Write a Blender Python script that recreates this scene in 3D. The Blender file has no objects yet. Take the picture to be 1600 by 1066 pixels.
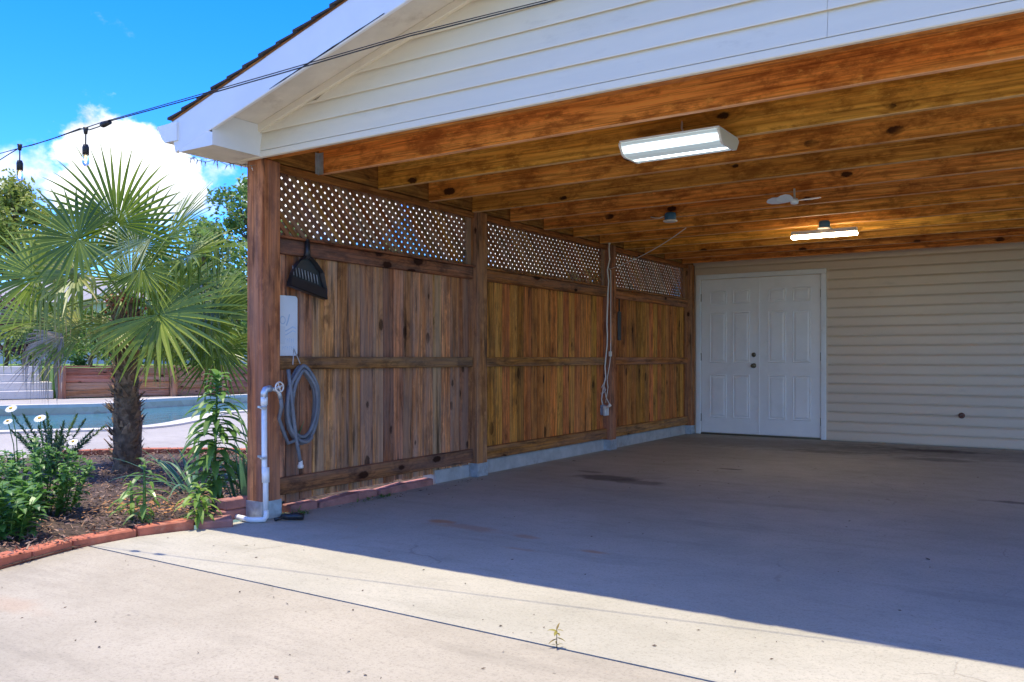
import bpy, bmesh, math, random
from mathutils import Vector, Matrix, noise as mnoise
S = bpy.context.scene
COL = S.collection
R_ = math.radians
rnd = random.Random(7)

# ------------------------------------------------------------------ camera
CAM = Vector((4.137, -3.502, 1.0))
cd = bpy.data.cameras.new('camera'); cam = bpy.data.objects.new('camera', cd); COL.objects.link(cam)
cam.location = CAM; cam.rotation_euler = (R_(90), 0, R_(33.29))
cd.sensor_width = 36.0; cd.lens = 36.0 * 1320 / 1600; cd.shift_y = 27 / 1600
cd.clip_start = 0.05; cd.clip_end = 2000
S.camera = cam
RV = Vector((.836, .549, 0)).normalized(); FV = Vector((-.549, .836, 0)).normalized()

# ------------------------------------------------------------------ sky + sun
SUN_EL = 80.0
w = bpy.data.worlds.new('World'); S.world = w; w.use_nodes = True
nt = w.node_tree; nt.nodes.clear()
N = nt.nodes.new; Lk = nt.links.new
sky = N('ShaderNodeTexSky'); sky.sky_type = 'NISHITA'; sky.sun_disc = False
sky.sun_elevation = R_(SUN_EL); sky.sun_rotation = R_(-90)
sky.altitude = 1800; sky.air_density = 1.0; sky.dust_density = 0.1; sky.ozone_density = 2.5
hs = N('ShaderNodeHueSaturation'); hs.inputs['Saturation'].default_value = 1.4; hs.inputs['Hue'].default_value = .508; hs.inputs['Value'].default_value = 1.0
Lk(sky.outputs[0], hs.inputs['Color'])
tc = N('ShaderNodeTexCoord')
def wmath(op, a, b=None, c=None):
    n = N('ShaderNodeMath'); n.operation = op
    for i, v in enumerate((a, b, c)):
        if v is None: continue
        if isinstance(v, (int, float)): n.inputs[i].default_value = v
        else: Lk(v, n.inputs[i])
    return n.outputs[0]
def wdot(vec):
    n = N('ShaderNodeVectorMath'); n.operation = 'DOT_PRODUCT'
    Lk(tc.outputs['Generated'], n.inputs[0]); n.inputs[1].default_value = vec
    return n.outputs['Value']
def wnoise(scale, detail, rough, off=0):
    m = N('ShaderNodeMapping'); Lk(tc.outputs['Generated'], m.inputs[0])
    m.inputs['Location'].default_value = (off, off * .7, off * .3); m.inputs['Scale'].default_value = (1, 1, 1.35)
    n = N('ShaderNodeTexNoise'); n.inputs['Scale'].default_value = scale
    n.inputs['Detail'].default_value = detail; n.inputs['Roughness'].default_value = rough
    Lk(m.outputs[0], n.inputs['Vector']); return n.outputs[0]
def dirpx(px, py):
    return (RV * ((px - 800) / 1320) + FV + Vector((0, 0, (560 - py) / 1320))).normalized()
OFFC = 11
# cumulus towers: lobes (direction, angular radius) with billowy edges; a ring of them goes round the whole horizon
lobes = [(dirpx(185, 275), .072), (dirpx(135, 235), .034), (dirpx(240, 282), .055), (dirpx(180, 230), .04), (dirpx(115, 295), .036), (dirpx(290, 305), .035)]
rw = random.Random(3)
lobes += [(dirpx(470, 300), .06), (dirpx(560, 340), .05), (dirpx(800, 380), .07), (dirpx(880, 400), .06), (dirpx(1010, 430), .05), (dirpx(700, 350), .05)]
for k in range(9):
    az = R_(75 + k * 31 + rw.uniform(-7, 7)) ; el = R_(rw.uniform(8, 17))
    base = math.atan2(FV.y, FV.x) + az
    lobes.append((Vector((math.cos(base) * math.cos(el), math.sin(base) * math.cos(el), math.sin(el))), rw.uniform(.09, .16)))
tot = None
for d, rad in lobes:
    # 1 at the centre, 0 at the rim
    v = wmath('SUBTRACT', 1.0, wmath('DIVIDE', wmath('SQRT', wmath('MAXIMUM', wmath('SUBTRACT', 2.0, wmath('MULTIPLY', wdot(d), 2.0)), 0.0)), rad))
    tot = v if tot is None else wmath('MAXIMUM', tot, v)
bill = wmath('SUBTRACT', wnoise(13, 7, .58), .5)
fine = wmath('SUBTRACT', wnoise(38, 5, .6, 3), .5)
dens = wmath('ADD', wmath('ADD', tot, wmath('MULTIPLY', bill, 1.7)), wmath('MULTIPLY', fine, .5))
mr = N('ShaderNodeMapRange'); mr.interpolation_type = 'SMOOTHSTEP'
Lk(dens, mr.inputs[0]); mr.inputs[1].default_value = .02; mr.inputs[2].default_value = .32
fill_cloud = N('ShaderNodeMapRange'); fill_cloud.interpolation_type = 'SMOOTHSTEP'  # cumulus added round the sky beyond the view, to brighten the shade
Lk(wnoise(2.7, 9, .60, OFFC), fill_cloud.inputs[0]); fill_cloud.inputs[1].default_value = .53; fill_cloud.inputs[2].default_value = .62; fill_cloud.inputs[4].default_value = .95
cm = wmath('MAXIMUM', mr.outputs[0], fill_cloud.outputs[0])
csh = N('ShaderNodeMapRange'); Lk(wnoise(17, 6, .6, 5), csh.inputs[0])
csh.inputs[1].default_value = .3; csh.inputs[2].default_value = .62; csh.inputs[3].default_value = .0; csh.inputs[4].default_value = 1.0
cc = N('ShaderNodeMix'); cc.data_type = 'RGBA'
CL = 4.2
cc.inputs[6].default_value = (CL * .36, CL * .40, CL * .47, 1); cc.inputs[7].default_value = (CL, CL, CL * 1.02, 1)
Lk(csh.outputs[0], cc.inputs[0])
mx = N('ShaderNodeMix'); mx.data_type = 'RGBA'
tn = N('ShaderNodeMix'); tn.data_type = 'RGBA'; tn.blend_type = 'MULTIPLY'; tn.inputs[0].default_value = 1
Lk(hs.outputs[0], tn.inputs[6]); tn.inputs[7].default_value = (.42, .68, 1.0, 1)
Lk(cm, mx.inputs[0]); Lk(tn.outputs[2], mx.inputs[6]); Lk(cc.outputs[2], mx.inputs[7])
bg = N('ShaderNodeBackground'); bg.inputs[1].default_value = 0.15
wo = N('ShaderNodeOutputWorld'); Lk(mx.outputs[2], bg.inputs[0]); Lk(bg.outputs[0], wo.inputs[0])

sd = bpy.data.lights.new('sun', 'SUN'); sd.energy = 2.0; sd.angle = R_(.53); sd.color = (1, .90, .71)
so = bpy.data.objects.new('sun', sd); COL.objects.link(so); so.location = (-3, 0, 20)
so.rotation_euler = (R_(1.3), R_(-(90 - SUN_EL)), 0)

vs = S.view_settings; vs.view_transform = 'Standard'; vs.look = 'None'; vs.gamma = 1; vs.exposure = 1.65
S.cycles.max_bounces = 10; S.cycles.diffuse_bounces = 6; S.cycles.transparent_max_bounces = 12
S.cycles.sample_clamp_indirect = 6

# ------------------------------------------------------------------ object helpers
WM = {}
def link(o, parent=None, M=None):
    COL.objects.link(o)
    M = M or Matrix.Identity(4)
    if parent is not None:
        o.parent = parent; o.matrix_parent_inverse = WM[parent.name].inverted()
    o.matrix_basis = M; WM[o.name] = M
    return o
def tag(o, label=None, cat=None, group=None, kind=None):
    if label: o['label'] = label
    if cat: o['category'] = cat
    if group: o['group'] = group
    if kind: o['kind'] = kind
    return o
def empty(name, loc, label, cat, group=None):
    o = bpy.data.objects.new(name, None); o.empty_display_size = .2
    link(o, None, Matrix.Translation(Vector(loc)))
    return tag(o, label, cat, group)
class MB:
    def __init__(s): s.v = []; s.f = []; s.sm = []
    def face(s, pts, sm=False):
        b = len(s.v); s.v += [tuple(p) for p in pts]; s.f.append(tuple(range(b, b + len(pts)))); s.sm.append(sm)
    def box(s, a, b):
        x0, y0, z0 = a; x1, y1, z1 = b; k = len(s.v)
        s.v += [(x0,y0,z0),(x1,y0,z0),(x1,y1,z0),(x0,y1,z0),(x0,y0,z1),(x1,y0,z1),(x1,y1,z1),(x0,y1,z1)]
        for q in ((3,2,1,0),(4,5,6,7),(0,1,5,4),(1,2,6,5),(2,3,7,6),(3,0,4,7)):
            s.f.append(tuple(k + i for i in q)); s.sm.append(False)
        return s
    def tube(s, pts, r, n=8, cap=True, sm=True):
        pts = [Vector(p) for p in pts]; k0 = len(s.v); prev = None
        for i, p in enumerate(pts):
            t = (pts[min(i + 1, len(pts) - 1)] - pts[max(i - 1, 0)])
            t = t.normalized() if t.length > 1e-9 else Vector((0, 0, 1))
            if prev is None:
                u = t.orthogonal().normalized()
            else:
                u = prev - t * prev.dot(t)
                u = u.normalized() if u.length > 1e-6 else t.orthogonal().normalized()
            prev = u; w_ = t.cross(u)
            rr = r[i] if isinstance(r, (list, tuple)) else r
            for j in range(n):
                a = 2 * math.pi * j / n
                s.v.append(tuple(p + (u * math.cos(a) + w_ * math.sin(a)) * rr))
        for i in range(len(pts) - 1):
            for j in range(n):
                a = k0 + i * n + j; b = k0 + i * n + (j + 1) % n
                s.f.append((a, b, b + n, a + n)); s.sm.append(sm)
        if cap:
            s.f.append(tuple(k0 + j for j in reversed(range(n)))); s.sm.append(False)
            e = k0 + (len(pts) - 1) * n
            s.f.append(tuple(e + j for j in range(n))); s.sm.append(False)
        return s
    def lathe(s, c, prof, n=16, axis='z', sm=True):
        c = Vector(c); k0 = len(s.v)
        for r, h in prof:
            for j in range(n):
                a = 2 * math.pi * j / n; p, q = r * math.cos(a), r * math.sin(a)
                o = {'z': (p, q, h), 'y': (q, h, p), 'x': (h, p, q)}[axis]
                s.v.append((c.x + o[0], c.y + o[1], c.z + o[2]))
        for i in range(len(prof) - 1):
            for j in range(n):
                a = k0 + i * n + j; b = k0 + i * n + (j + 1) % n
                s.f.append((a, b, b + n, a + n)); s.sm.append(sm)
        s.f.append(tuple(k0 + j for j in reversed(range(n)))); s.sm.append(False)
        e = k0 + (len(prof) - 1) * n
        s.f.append(tuple(e + j for j in range(n))); s.sm.append(False)
        return s
    def mesh(s, name, bevel=0):
        me = bpy.data.meshes.new(name); me.from_pydata(s.v, [], s.f)
        if bevel:
            bm = bmesh.new(); bm.from_mesh(me)
            bmesh.ops.bevel(bm, geom=bm.edges[:], offset=bevel, segments=1, affect='EDGES', profile=.5)
            bm.to_mesh(me); bm.free()
        else:
            me.polygons.foreach_set('use_smooth', s.sm)
        me.update(); return me
    def build(s, name, mat, parent=None, M=None, bevel=0):
        me = s.mesh(name, bevel)
        if M is not None: pass
        o = bpy.data.objects.new(name, me); me.materials.append(mat)
        return link(o, parent, M)
def frame(o, x, y):
    x = Vector(x).normalized(); y = Vector(y); y = (y - x * y.dot(x)).normalized(); z = x.cross(y)
    M = Matrix((x, y, z)).transposed().to_4x4(); M.translation = Vector(o); return M
def board(name, p0, p1, wdir, wd, th, mat, parent, bevel=.003, sag=0):
    """timber whose length runs along local X, width along local Y, thickness along local Z; p0-p1 is its axis"""
    p0 = Vector(p0); p1 = Vector(p1); L = (p1 - p0).length
    m = MB(); m.box((0, -wd / 2, -th / 2), (L, wd / 2, th / 2))
    return m.build(name, mat, parent, frame(p0, p1 - p0, wdir), bevel)
def pbox(name, a, b, mat, parent, bevel=.003):
    """box part with its local origin at its own centre"""
    a = Vector(a); b = Vector(b); c = (a + b) / 2
    m = MB(); m.box(a - c, b - c)
    return m.build(name, mat, parent, Matrix.Translation(c), bevel)

# ------------------------------------------------------------------ materials
def newmat(name):
    m = bpy.data.materials.new(name); m.use_nodes = True
    t = m.node_tree; b = t.nodes['Principled BSDF']; return m, t, b
def sock(t, n, i, v):
    if hasattr(v, 'is_output'): t.links.new(v, n.inputs[i])
    else:
        try: n.inputs[i].default_value = v
        except Exception: n.inputs[i].default_value = (v[0], v[1], v[2], 1)
def nmath(t, op, a, b=0.0, clamp=False):
    n = t.nodes.new('ShaderNodeMath'); n.operation = op; n.use_clamp = clamp
    sock(t, n, 0, a); sock(t, n, 1, b); return n.outputs[0]
def nmap(t, v, scale, loc=(0, 0, 0)):
    n = t.nodes.new('ShaderNodeMapping'); t.links.new(v, n.inputs[0])
    n.inputs['Scale'].default_value = scale; n.inputs['Location'].default_value = loc; return n.outputs[0]
def nnoise(t, v, scale, detail=4, rough=.55, dist=0):
    n = t.nodes.new('ShaderNodeTexNoise'); t.links.new(v, n.inputs['Vector'])
    n.inputs['Scale'].default_value = scale; n.inputs['Detail'].default_value = detail
    n.inputs['Roughness'].default_value = rough; n.inputs['Distortion'].default_value = dist; return n.outputs[0]
def nrange(t, v, a, b, c=0.0, d=1.0, smooth=True):
    n = t.nodes.new('ShaderNodeMapRange'); n.interpolation_type = 'SMOOTHSTEP' if smooth else 'LINEAR'
    sock(t, n, 0, v); n.inputs[1].default_value = a; n.inputs[2].default_value = b
    n.inputs[3].default_value = c; n.inputs[4].default_value = d; return n.outputs[0]
def nmix(t, f, a, b, mode='MIX'):
    n = t.nodes.new('ShaderNodeMix'); n.data_type = 'RGBA'; n.blend_type = mode
    sock(t, n, 0, f); sock(t, n, 6, a if hasattr(a, 'is_output') else (*a, 1)); sock(t, n, 7, b if hasattr(b, 'is_output') else (*b, 1))
    return n.outputs[2]
def nbump(t, b, h, strength=.3, dist=.01):
    n = t.nodes.new('ShaderNodeBump'); n.inputs['Strength'].default_value = strength; n.inputs['Distance'].default_value = dist
    t.links.new(h, n.inputs['Height']); t.links.new(n.outputs[0], b.inputs['Normal'])
def objrand(t):
    return t.nodes.new('ShaderNodeObjectInfo').outputs['Random']
def coords(t, random_offset=True):
    c = t.nodes.new('ShaderNodeTexCoord').outputs['Object']
    if not random_offset: return c
    r = objrand(t); n = t.nodes.new('ShaderNodeVectorMath'); n.operation = 'MULTIPLY_ADD'
    cb = t.nodes.new('ShaderNodeCombineXYZ')
    for i, k in enumerate((37.0, 91.0, 53.0)): t.links.new(nmath(t, 'MULTIPLY', r, k), cb.inputs[i])
    n.inputs[1].default_value = (1, 1, 1); t.links.new(c, n.inputs[0]); t.links.new(cb.outputs[0], n.inputs[2]); return n.outputs[0]
def valmul(t, col, f):
    n = t.nodes.new('ShaderNodeHueSaturation'); sock(t, n, 'Color', col); sock(t, n, 'Value', f); return n.outputs[0]

def wood(name, light, mid, dark, blotch=.5, grey=0.0, rough=.75, knots=1.0, var=.25, greycol=(.30, .27, .26), ks=3.0):
    m, t, b = newmat(name); c = coords(t)
    # knots: sparse cells on the board's broad face
    kv = t.nodes.new('ShaderNodeTexVoronoi'); kv.voronoi_dimensions = '2D'; kv.inputs['Scale'].default_value = ks
    t.links.new(nmap(t, c, (.62, 1.25, .3)), kv.inputs['Vector']); kd = nmath(t, 'ADD', kv.outputs['Distance'], nmath(t, 'ADD', nmath(t, 'MULTIPLY', nmath(t, 'SUBTRACT', nnoise(t, c, 34, 4, .7), .5), .09), nmath(t, 'MULTIPLY', nmath(t, 'SUBTRACT', nnoise(t, c, 1.7, 1), .5), .22)))
    kmask = nrange(t, nnoise(t, nmap(t, c, (.8, .8, .8)), 1.3, 1), .45, .51)
    kn = nmath(t, 'MULTIPLY', nrange(t, kd, .055, .095, 1, 0), kmask)
    halo = nmath(t, 'MULTIPLY', nrange(t, kd, .05, .30, 1, 0), kmask)
    warp = nnoise(t, nmap(t, c, (.42, 2.6, 2.6)), 1.6, 2)
    cy = t.nodes.new('ShaderNodeSeparateXYZ'); t.links.new(c, cy.inputs[0])
    ph = nmath(t, 'ADD', nmath(t, 'MULTIPLY', cy.outputs[1], 15.0), nmath(t, 'ADD', nmath(t, 'MULTIPLY', warp, 3.2), nmath(t, 'ADD', nmath(t, 'MULTIPLY', halo, 1.3), nmath(t, 'MULTIPLY', cy.outputs[2], 5))))
    rings = nmath(t, 'ADD', nmath(t, 'MULTIPLY', nmath(t, 'SINE', nmath(t, 'MULTIPLY', ph, 9.0)), .5), .5)
    rings = nmath(t, 'POWER', rings, 2.2)
    grain = nnoise(t, nmap(t, c, (2.2, 60, 60)), 1.0, 5, .65)
    streak = nnoise(t, nmap(t, c, (.7, 11, 11)), 1.0, 4, .6)
    bl = nnoise(t, nmap(t, c, (3.4, 7, 7)), 1.3, 6, .7)
    col = nmix(t, nrange(t, streak, .3, .7), mid, light)
    col = nmix(t, nmath(t, 'MULTIPLY', rings, .30), col, dark)
    col = nmix(t, nmath(t, 'MULTIPLY', nrange(t, bl, .45, .66), blotch), col, dark)
    col = nmix(t, nrange(t, grain, .38, .70, 0, .62), col, dark)
    lines = nnoise(t, nmap(t, c, (1.1, 120, 120), (3, 1, 2)), 1.0, 3, .6)
    col = nmix(t, nmath(t, 'MULTIPLY', nrange(t, lines, .56, .66), .45), col, tuple(x * .5 for x in dark))
    scuff = nnoise(t, nmap(t, c, (7, 16, 16), (2, 5, 1)), 1.5, 6, .75)
    col = nmix(t, nrange(t, scuff, .55, .70, 0, .38), col, tuple(min(1, x * 1.25) for x in light))
    col = nmix(t, nmath(t, 'MULTIPLY', halo, .30), col, dark)
    if grey > 0:
        gm = nmath(t, 'MULTIPLY', nrange(t, nnoise(t, nmap(t, c, (.5, 7, 7), (5, 2, 1)), 1.4, 5, .65), .36, .62), grey)
        col = nmix(t, gm, col, greycol)
        bk = nmath(t, 'MULTIPLY', nrange(t, nnoise(t, nmap(t, c, (1.3, 13, 13), (1, 7, 3)), 1.2, 5, .65), .55, .68), .7)
        col = nmix(t, bk, col, (.035, .022, .016))
    col = nmix(t, nmath(t, 'MULTIPLY', kn, .92 * knots), col, (.03, .010, .004))
    r = objrand(t)
    n = t.nodes.new('ShaderNodeHueSaturation'); t.links.new(col, n.inputs['Color'])
    t.links.new(nrange(t, r, 0, 1, 1 - var, 1 + var, False), n.inputs['Value'])
    t.links.new(nrange(t, nmath(t, 'FRACT', nmath(t, 'MULTIPLY', r, 7.3)), 0, 1, .485, .512, False), n.inputs['Hue'])
    t.links.new(n.outputs[0], b.inputs['Base Color']); b.inputs['Roughness'].default_value = rough
    b.inputs['Specular IOR Level'].default_value = .12
    h = nmath(t, 'SUBTRACT', nmath(t, 'ADD', nmath(t, 'MULTIPLY', grain, .6), nmath(t, 'MULTIPLY', rings, .25)), nmath(t, 'MULTIPLY', kn, .6))
    nbump(t, b, h, .5, .004); return m

def plain(name, col, rough=.5, metal=0, var=.06, scale=6, bump=0, spec=.5, dirt=None, dirtamt=.4):
    m, t, b = newmat(name); c = coords(t)
    n1 = nnoise(t, c, scale, 5, .6)
    cc_ = nmix(t, nrange(t, n1, .3, .7), tuple(x * (1 - var) for x in col), tuple(min(1, x * (1 + var)) for x in col))
    if dirt:
        cc_ = nmix(t, nmath(t, 'MULTIPLY', nrange(t, nnoise(t, c, scale * .7, 7, .7), .52, .75), dirtamt), cc_, dirt)
    t.links.new(cc_, b.inputs['Base Color']); b.inputs['Roughness'].default_value = rough; b.inputs['Metallic'].default_value = metal
    b.inputs['Specular IOR Level'].default_value = spec
    if bump: nbump(t, b, nnoise(t, c, scale * 8, 3), bump, .004)
    return m
def leafmat(name, c1, c2, trans=.35, rough=.45, tip=None):
    m, t, b = newmat(name); c = coords(t)
    at = t.nodes.new('ShaderNodeAttribute'); at.attribute_name = 'tint'
    f = nmath(t, 'ADD', nmath(t, 'MULTIPLY', nnoise(t, c, 5, 3), .6), nmath(t, 'MULTIPLY', at.outputs['Fac'], .5))
    col = nmix(t, nrange(t, f, .2, .8), c1, c2)
    if tip: col = nmix(t, nrange(t, at.outputs['Fac'], .72, 1.0), col, tip)
    t.links.new(col, b.inputs['Base Color']); b.inputs['Roughness'].default_value = rough
    tr = t.nodes.new('ShaderNodeBsdfTranslucent'); t.links.new(valmul(t, col, 1.5), tr.inputs[0])
    ms = t.nodes.new('ShaderNodeMixShader'); ms.inputs[0].default_value = trans
    t.links.new(b.outputs[0], ms.inputs[1]); t.links.new(tr.outputs[0], ms.inputs[2])
    t.links.new(ms.outputs[0], t.nodes['Material Output'].inputs[0]); return m

M_joist = wood('joist_pine', (.96, .43, .085), (.84, .30, .045), (.22, .058, .009), blotch=.7, var=.22)
M_joist_edge = wood('joist_edge_bounce_lit', (.90, .54, .25), (.80, .42, .16), (.42, .17, .06), blotch=.4, knots=.4, var=.15)  # paler copy of the joist wood: ground bounce light put into the colour
M_beam = wood('dark_beam_wood', (.52, .22, .06), (.38, .14, .034), (.11, .036, .012), blotch=.6, var=.1)
M_post = wood('post_wood', (.70, .33, .105), (.52, .20, .055), (.12, .044, .018), blotch=.6, grey=.4, var=.06, greycol=(.30, .20, .15))
M_picket_w = wood('weathered_picket', (.84, .39, .145), (.62, .25, .08), (.085, .034, .016), blotch=.5, grey=.5, var=.34, greycol=(.46, .33, .25), ks=3.4, knots=.8)
M_picket_g = wood('golden_picket', (.86, .35, .07), (.64, .215, .036), (.085, .028, .008), blotch=.5, grey=.25, var=.34, greycol=(.38, .21, .10), ks=3.4, knots=.8)
M_rail = wood('rail_wood', (.52, .235, .08), (.35, .135, .042), (.06, .024, .012), blotch=.75, grey=.4, var=.08, greycol=(.22, .16, .13))
M_lattice = wood('lattice_wood', (.52, .22, .06), (.40, .15, .04), (.12, .042, .016), blotch=.3, grey=.4, knots=.2, var=.2)
M_timber = wood('retaining_timber', (.50, .20, .09), (.40, .14, .06), (.18, .07, .035), blotch=.4, grey=.4, var=.2, greycol=(.38, .28, .22))

def vinyl(name, col):
    m, t, b = newmat(name); c = coords(t)
    n1 = nnoise(t, nmap(t, c, (.35, 3, 3)), 2, 5, .6)
    cc_ = nmix(t, nrange(t, n1, .3, .75), tuple(x * .93 for x in col), col)
    cc_ = nmix(t, nmath(t, 'MULTIPLY', nrange(t, nnoise(t, nmap(t, c, (1, 2.5, 2.5)), 2.6, 8, .72), .56, .8), .30), cc_, (.30, .24, .17))
    t.links.new(cc_, b.inputs['Base Color']); b.inputs['Roughness'].default_value = .42
    wv_ = nnoise(t, nmap(t, c, (1.1, 5, 5)), 1.0, 2)
    nbump(t, b, nmath(t, 'ADD', nmath(t, 'MULTIPLY', nnoise(t, nmap(t, c, (3, 90, 90)), 1, 3), .05), wv_), .5, .012); return m
M_vinyl = vinyl('cream_vinyl', (.80, .725, .575))
M_vinyl_b = vinyl('tan_vinyl', (.69, .545, .40))
M_white = plain('white_paint', (.80, .80, .79), .5, var=.03, scale=3, dirt=(.45, .40, .33), dirtamt=.22)
M_door = plain('door_paint', (.84, .82, .80), .42, var=.03, scale=4, dirt=(.5, .47, .43), dirtamt=.18)
M_soffit = plain('soffit_paint', (.72, .66, .56), .75, var=.06, scale=7, dirt=(.42, .34, .26), dirtamt=.55, bump=.15)
M_pvc = plain('pvc', (.80, .80, .78), .35, var=.03, dirt=(.5, .46, .4), dirtamt=.25)
M_galv = plain('galvanised_steel', (.52, .56, .60), .45, .7, var=.15, scale=25)
M_brass = plain('knob_metal', (.22, .19, .13), .3, .9, var=.1)
M_black = plain('black_plastic', (.018, .018, .02), .38, var=.2)
M_dark = plain('dark_gap', (.02, .017, .014), .9)
M_hose = plain('hose_rubber', (.17, .18, .20), .6, var=.18, scale=12, dirt=(.35, .33, .30), dirtamt=.5)
M_blue = plain('blue_box_plastic', (.05, .16, .27), .5, var=.12)
M_cord = plain('white_cord', (.78, .73, .64), .5, var=.04)
M_greybox = plain('grey_outlet_box', (.30, .34, .40), .5, var=.08)
M_wire = plain('black_wire', (.012, .012, .014), .5)
M_shingle = plain('asphalt_shingle', (.045, .035, .03), .95, var=.4, scale=60, bump=.5)
M_brick = plain('red_brick', (.44, .135, .075), .85, var=.28, scale=9, dirt=(.55, .33, .22), dirtamt=.5, bump=.4)
M_brick_d = plain('old_pink_brick', (.34, .15, .12), .9, var=.25, scale=9, dirt=(.12, .09, .07), dirtamt=.6, bump=.4)
M_coping = plain('coping_stone', (.55, .51, .45), .8, var=.06, scale=3, bump=.1)
M_curb = plain('curb_concrete', (.42, .41, .39), .9, var=.14, scale=7, dirt=(.16, .14, .12), dirtamt=.6, bump=.3)

def concrete(name, a, b2, stains=(), rust=(), polish=.0):
    m, t, b = newmat(name); c = coords(t, False)
    big = nnoise(t, c, .75, 6, .62); med = nnoise(t, c, 4.5, 6, .65); fin = nnoise(t, c, 85, 3, .7)
    dr = nnoise(t, nmap(t, c, (1.2, 5, 1)), 1.1, 6, .65)
    col = nmix(t, nrange(t, big, .32, .68), a, b2)
    col = nmix(t, nrange(t, med, .42, .72, 0, .22), col, tuple(x * .72 for x in a))
    col = nmix(t, nrange(t, dr, .5, .75, 0, .20), col, tuple(x * .70 for x in a))
    col = nmix(t, nrange(t, fin, .52, .70, 0, .50), col, tuple(x * .5 for x in a))
    ag = nnoise(t, c, 210, 2, .8)
    col = nmix(t, nrange(t, ag, .58, .70, 0, .45), col, tuple(x * .38 for x in a))
    gr = nnoise(t, c, 38, 4, .75)
    col = nmix(t, nrange(t, gr, .50, .68, 0, .30), col, tuple(x * .55 for x in a))
    sw = nnoise(t, nmap(t, c, (.5, 2.6, 1), (4, 1, 0)), 1.4, 8, .7)
    col = nmix(t, nrange(t, sw, .50, .68, 0, .30), col, tuple(x * .55 for x in a))
    col = nmix(t, nrange(t, fin, .24, .42, .25, 0), col, tuple(min(.9, x * 1.25) for x in b2))
    # dark pits
    pv = t.nodes.new('ShaderNodeTexVoronoi'); pv.inputs['Scale'].default_value = 9; t.links.new(c, pv.inputs['Vector'])
    pits = nmath(t, 'MULTIPLY', nrange(t, pv.outputs['Distance'], .03, .07, 1, 0), nrange(t, nnoise(t, c, 3.1, 2), .52, .6))
    col = nmix(t, nmath(t, 'MULTIPLY', pits, .6), col, (.10, .08, .06))
    # hairline cracks in a few areas
    wv = t.nodes.new('ShaderNodeVectorMath'); wv.operation = 'MULTIPLY_ADD'
    nz = t.nodes.new('ShaderNodeTexNoise'); nz.inputs['Scale'].default_value = 2.5; nz.inputs['Detail'].default_value = 6; t.links.new(c, nz.inputs['Vector'])
    t.links.new(nz.outputs['Color'], wv.inputs[0]); wv.inputs[1].default_value = (.5, .5, 0); t.links.new(c, wv.inputs[2])
    cv = t.nodes.new('ShaderNodeTexVoronoi'); cv.feature = 'DISTANCE_TO_EDGE'; cv.inputs['Scale'].default_value = .75
    t.links.new(wv.outputs[0], cv.inputs['Vector'])
    cr = nmath(t, 'MULTIPLY', nrange(t, cv.outputs['Distance'], .0015, .0055, 1, 0), nrange(t, nnoise(t, c, 1.1, 3), .53, .62))
    col = nmix(t, nmath(t, 'MULTIPLY', cr, .28), col, (.11, .085, .06))
    sep = t.nodes.new('ShaderNodeSeparateXYZ'); t.links.new(c, sep.inputs[0])
    rag = nmath(t, 'SUBTRACT', nnoise(t, c, 6, 7, .7), .5)
    def blob(x, y, rx, ry):
        dx = nmath(t, 'DIVIDE', nmath(t, 'SUBTRACT', sep.outputs[0], x), rx); dy = nmath(t, 'DIVIDE', nmath(t, 'SUBTRACT', sep.outputs[1], y), ry)
        d = nmath(t, 'SQRT', nmath(t, 'ADD', nmath(t, 'MULTIPLY', dx, dx), nmath(t, 'MULTIPLY', dy, dy)))
        return nmath(t, 'ADD', d, nmath(t, 'MULTIPLY', rag, 1.5))
    for x, y, rx, ry, amt in stains:
        col = nmix(t, nrange(t, blob(x, y, rx, ry), .35, 1.0, amt, 0), col, (.055, .045, .038))
    for x, y, rx, ry, amt in rust:
        col = nmix(t, nrange(t, blob(x, y, rx, ry), .2, 1.0, amt, 0), col, (.42, .20, .08))
    t.links.new(col, b.inputs['Base Color'])
    t.links.new(nrange(t, med, .3, .7, .78 - polish, .92 - polish), b.inputs['Roughness'])
    h = nmath(t, 'SUBTRACT', nmath(t, 'ADD', nmath(t, 'MULTIPLY', fin, .5), nmath(t, 'MULTIPLY', med, .3)), nmath(t, 'MULTIPLY', nmath(t, 'ADD', cr, pits), .8))
    nbump(t, b, h, .35, .004); return m
M_drive = concrete('driveway_concrete', (.35, .31, .235), (.425, .38, .295), rust=((-.3, -2.0, .25, .12, .25), (.55, -1.75, .35, .1, .2)))
M_floor = concrete('carport_concrete', (.385, .36, .28), (.465, .435, .35),
    stains=((.93, 2.84, .42, .2, .75), (1.25, 2.75, .3, .16, .55), (2.95, 6.62, .6, .22, .9), (3.06, 5.75, .5, .2, .55), (2.0, 5.9, .5, .25, .4), (3.9, 3.3, .35, .08, .7), (1.6, 3.95, .16, .05, .8), (.62, 3.1, .16, .07, .5), (1.3, 6.4, 2.4, .8, .30), (3.6, 6.5, 2.4, .8, .35)),
    rust=((.935, .59, .13, .06, .85), (1.2, .53, .42, .09, .45), (2.1, .38, .1, .04, .7), (1.62, .5, .12, .05, .5), (1.75, .22, .16, .04, .4)), polish=.12)
M_deck = concrete('pool_deck_concrete', (.35, .32, .28), (.42, .385, .34))

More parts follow.
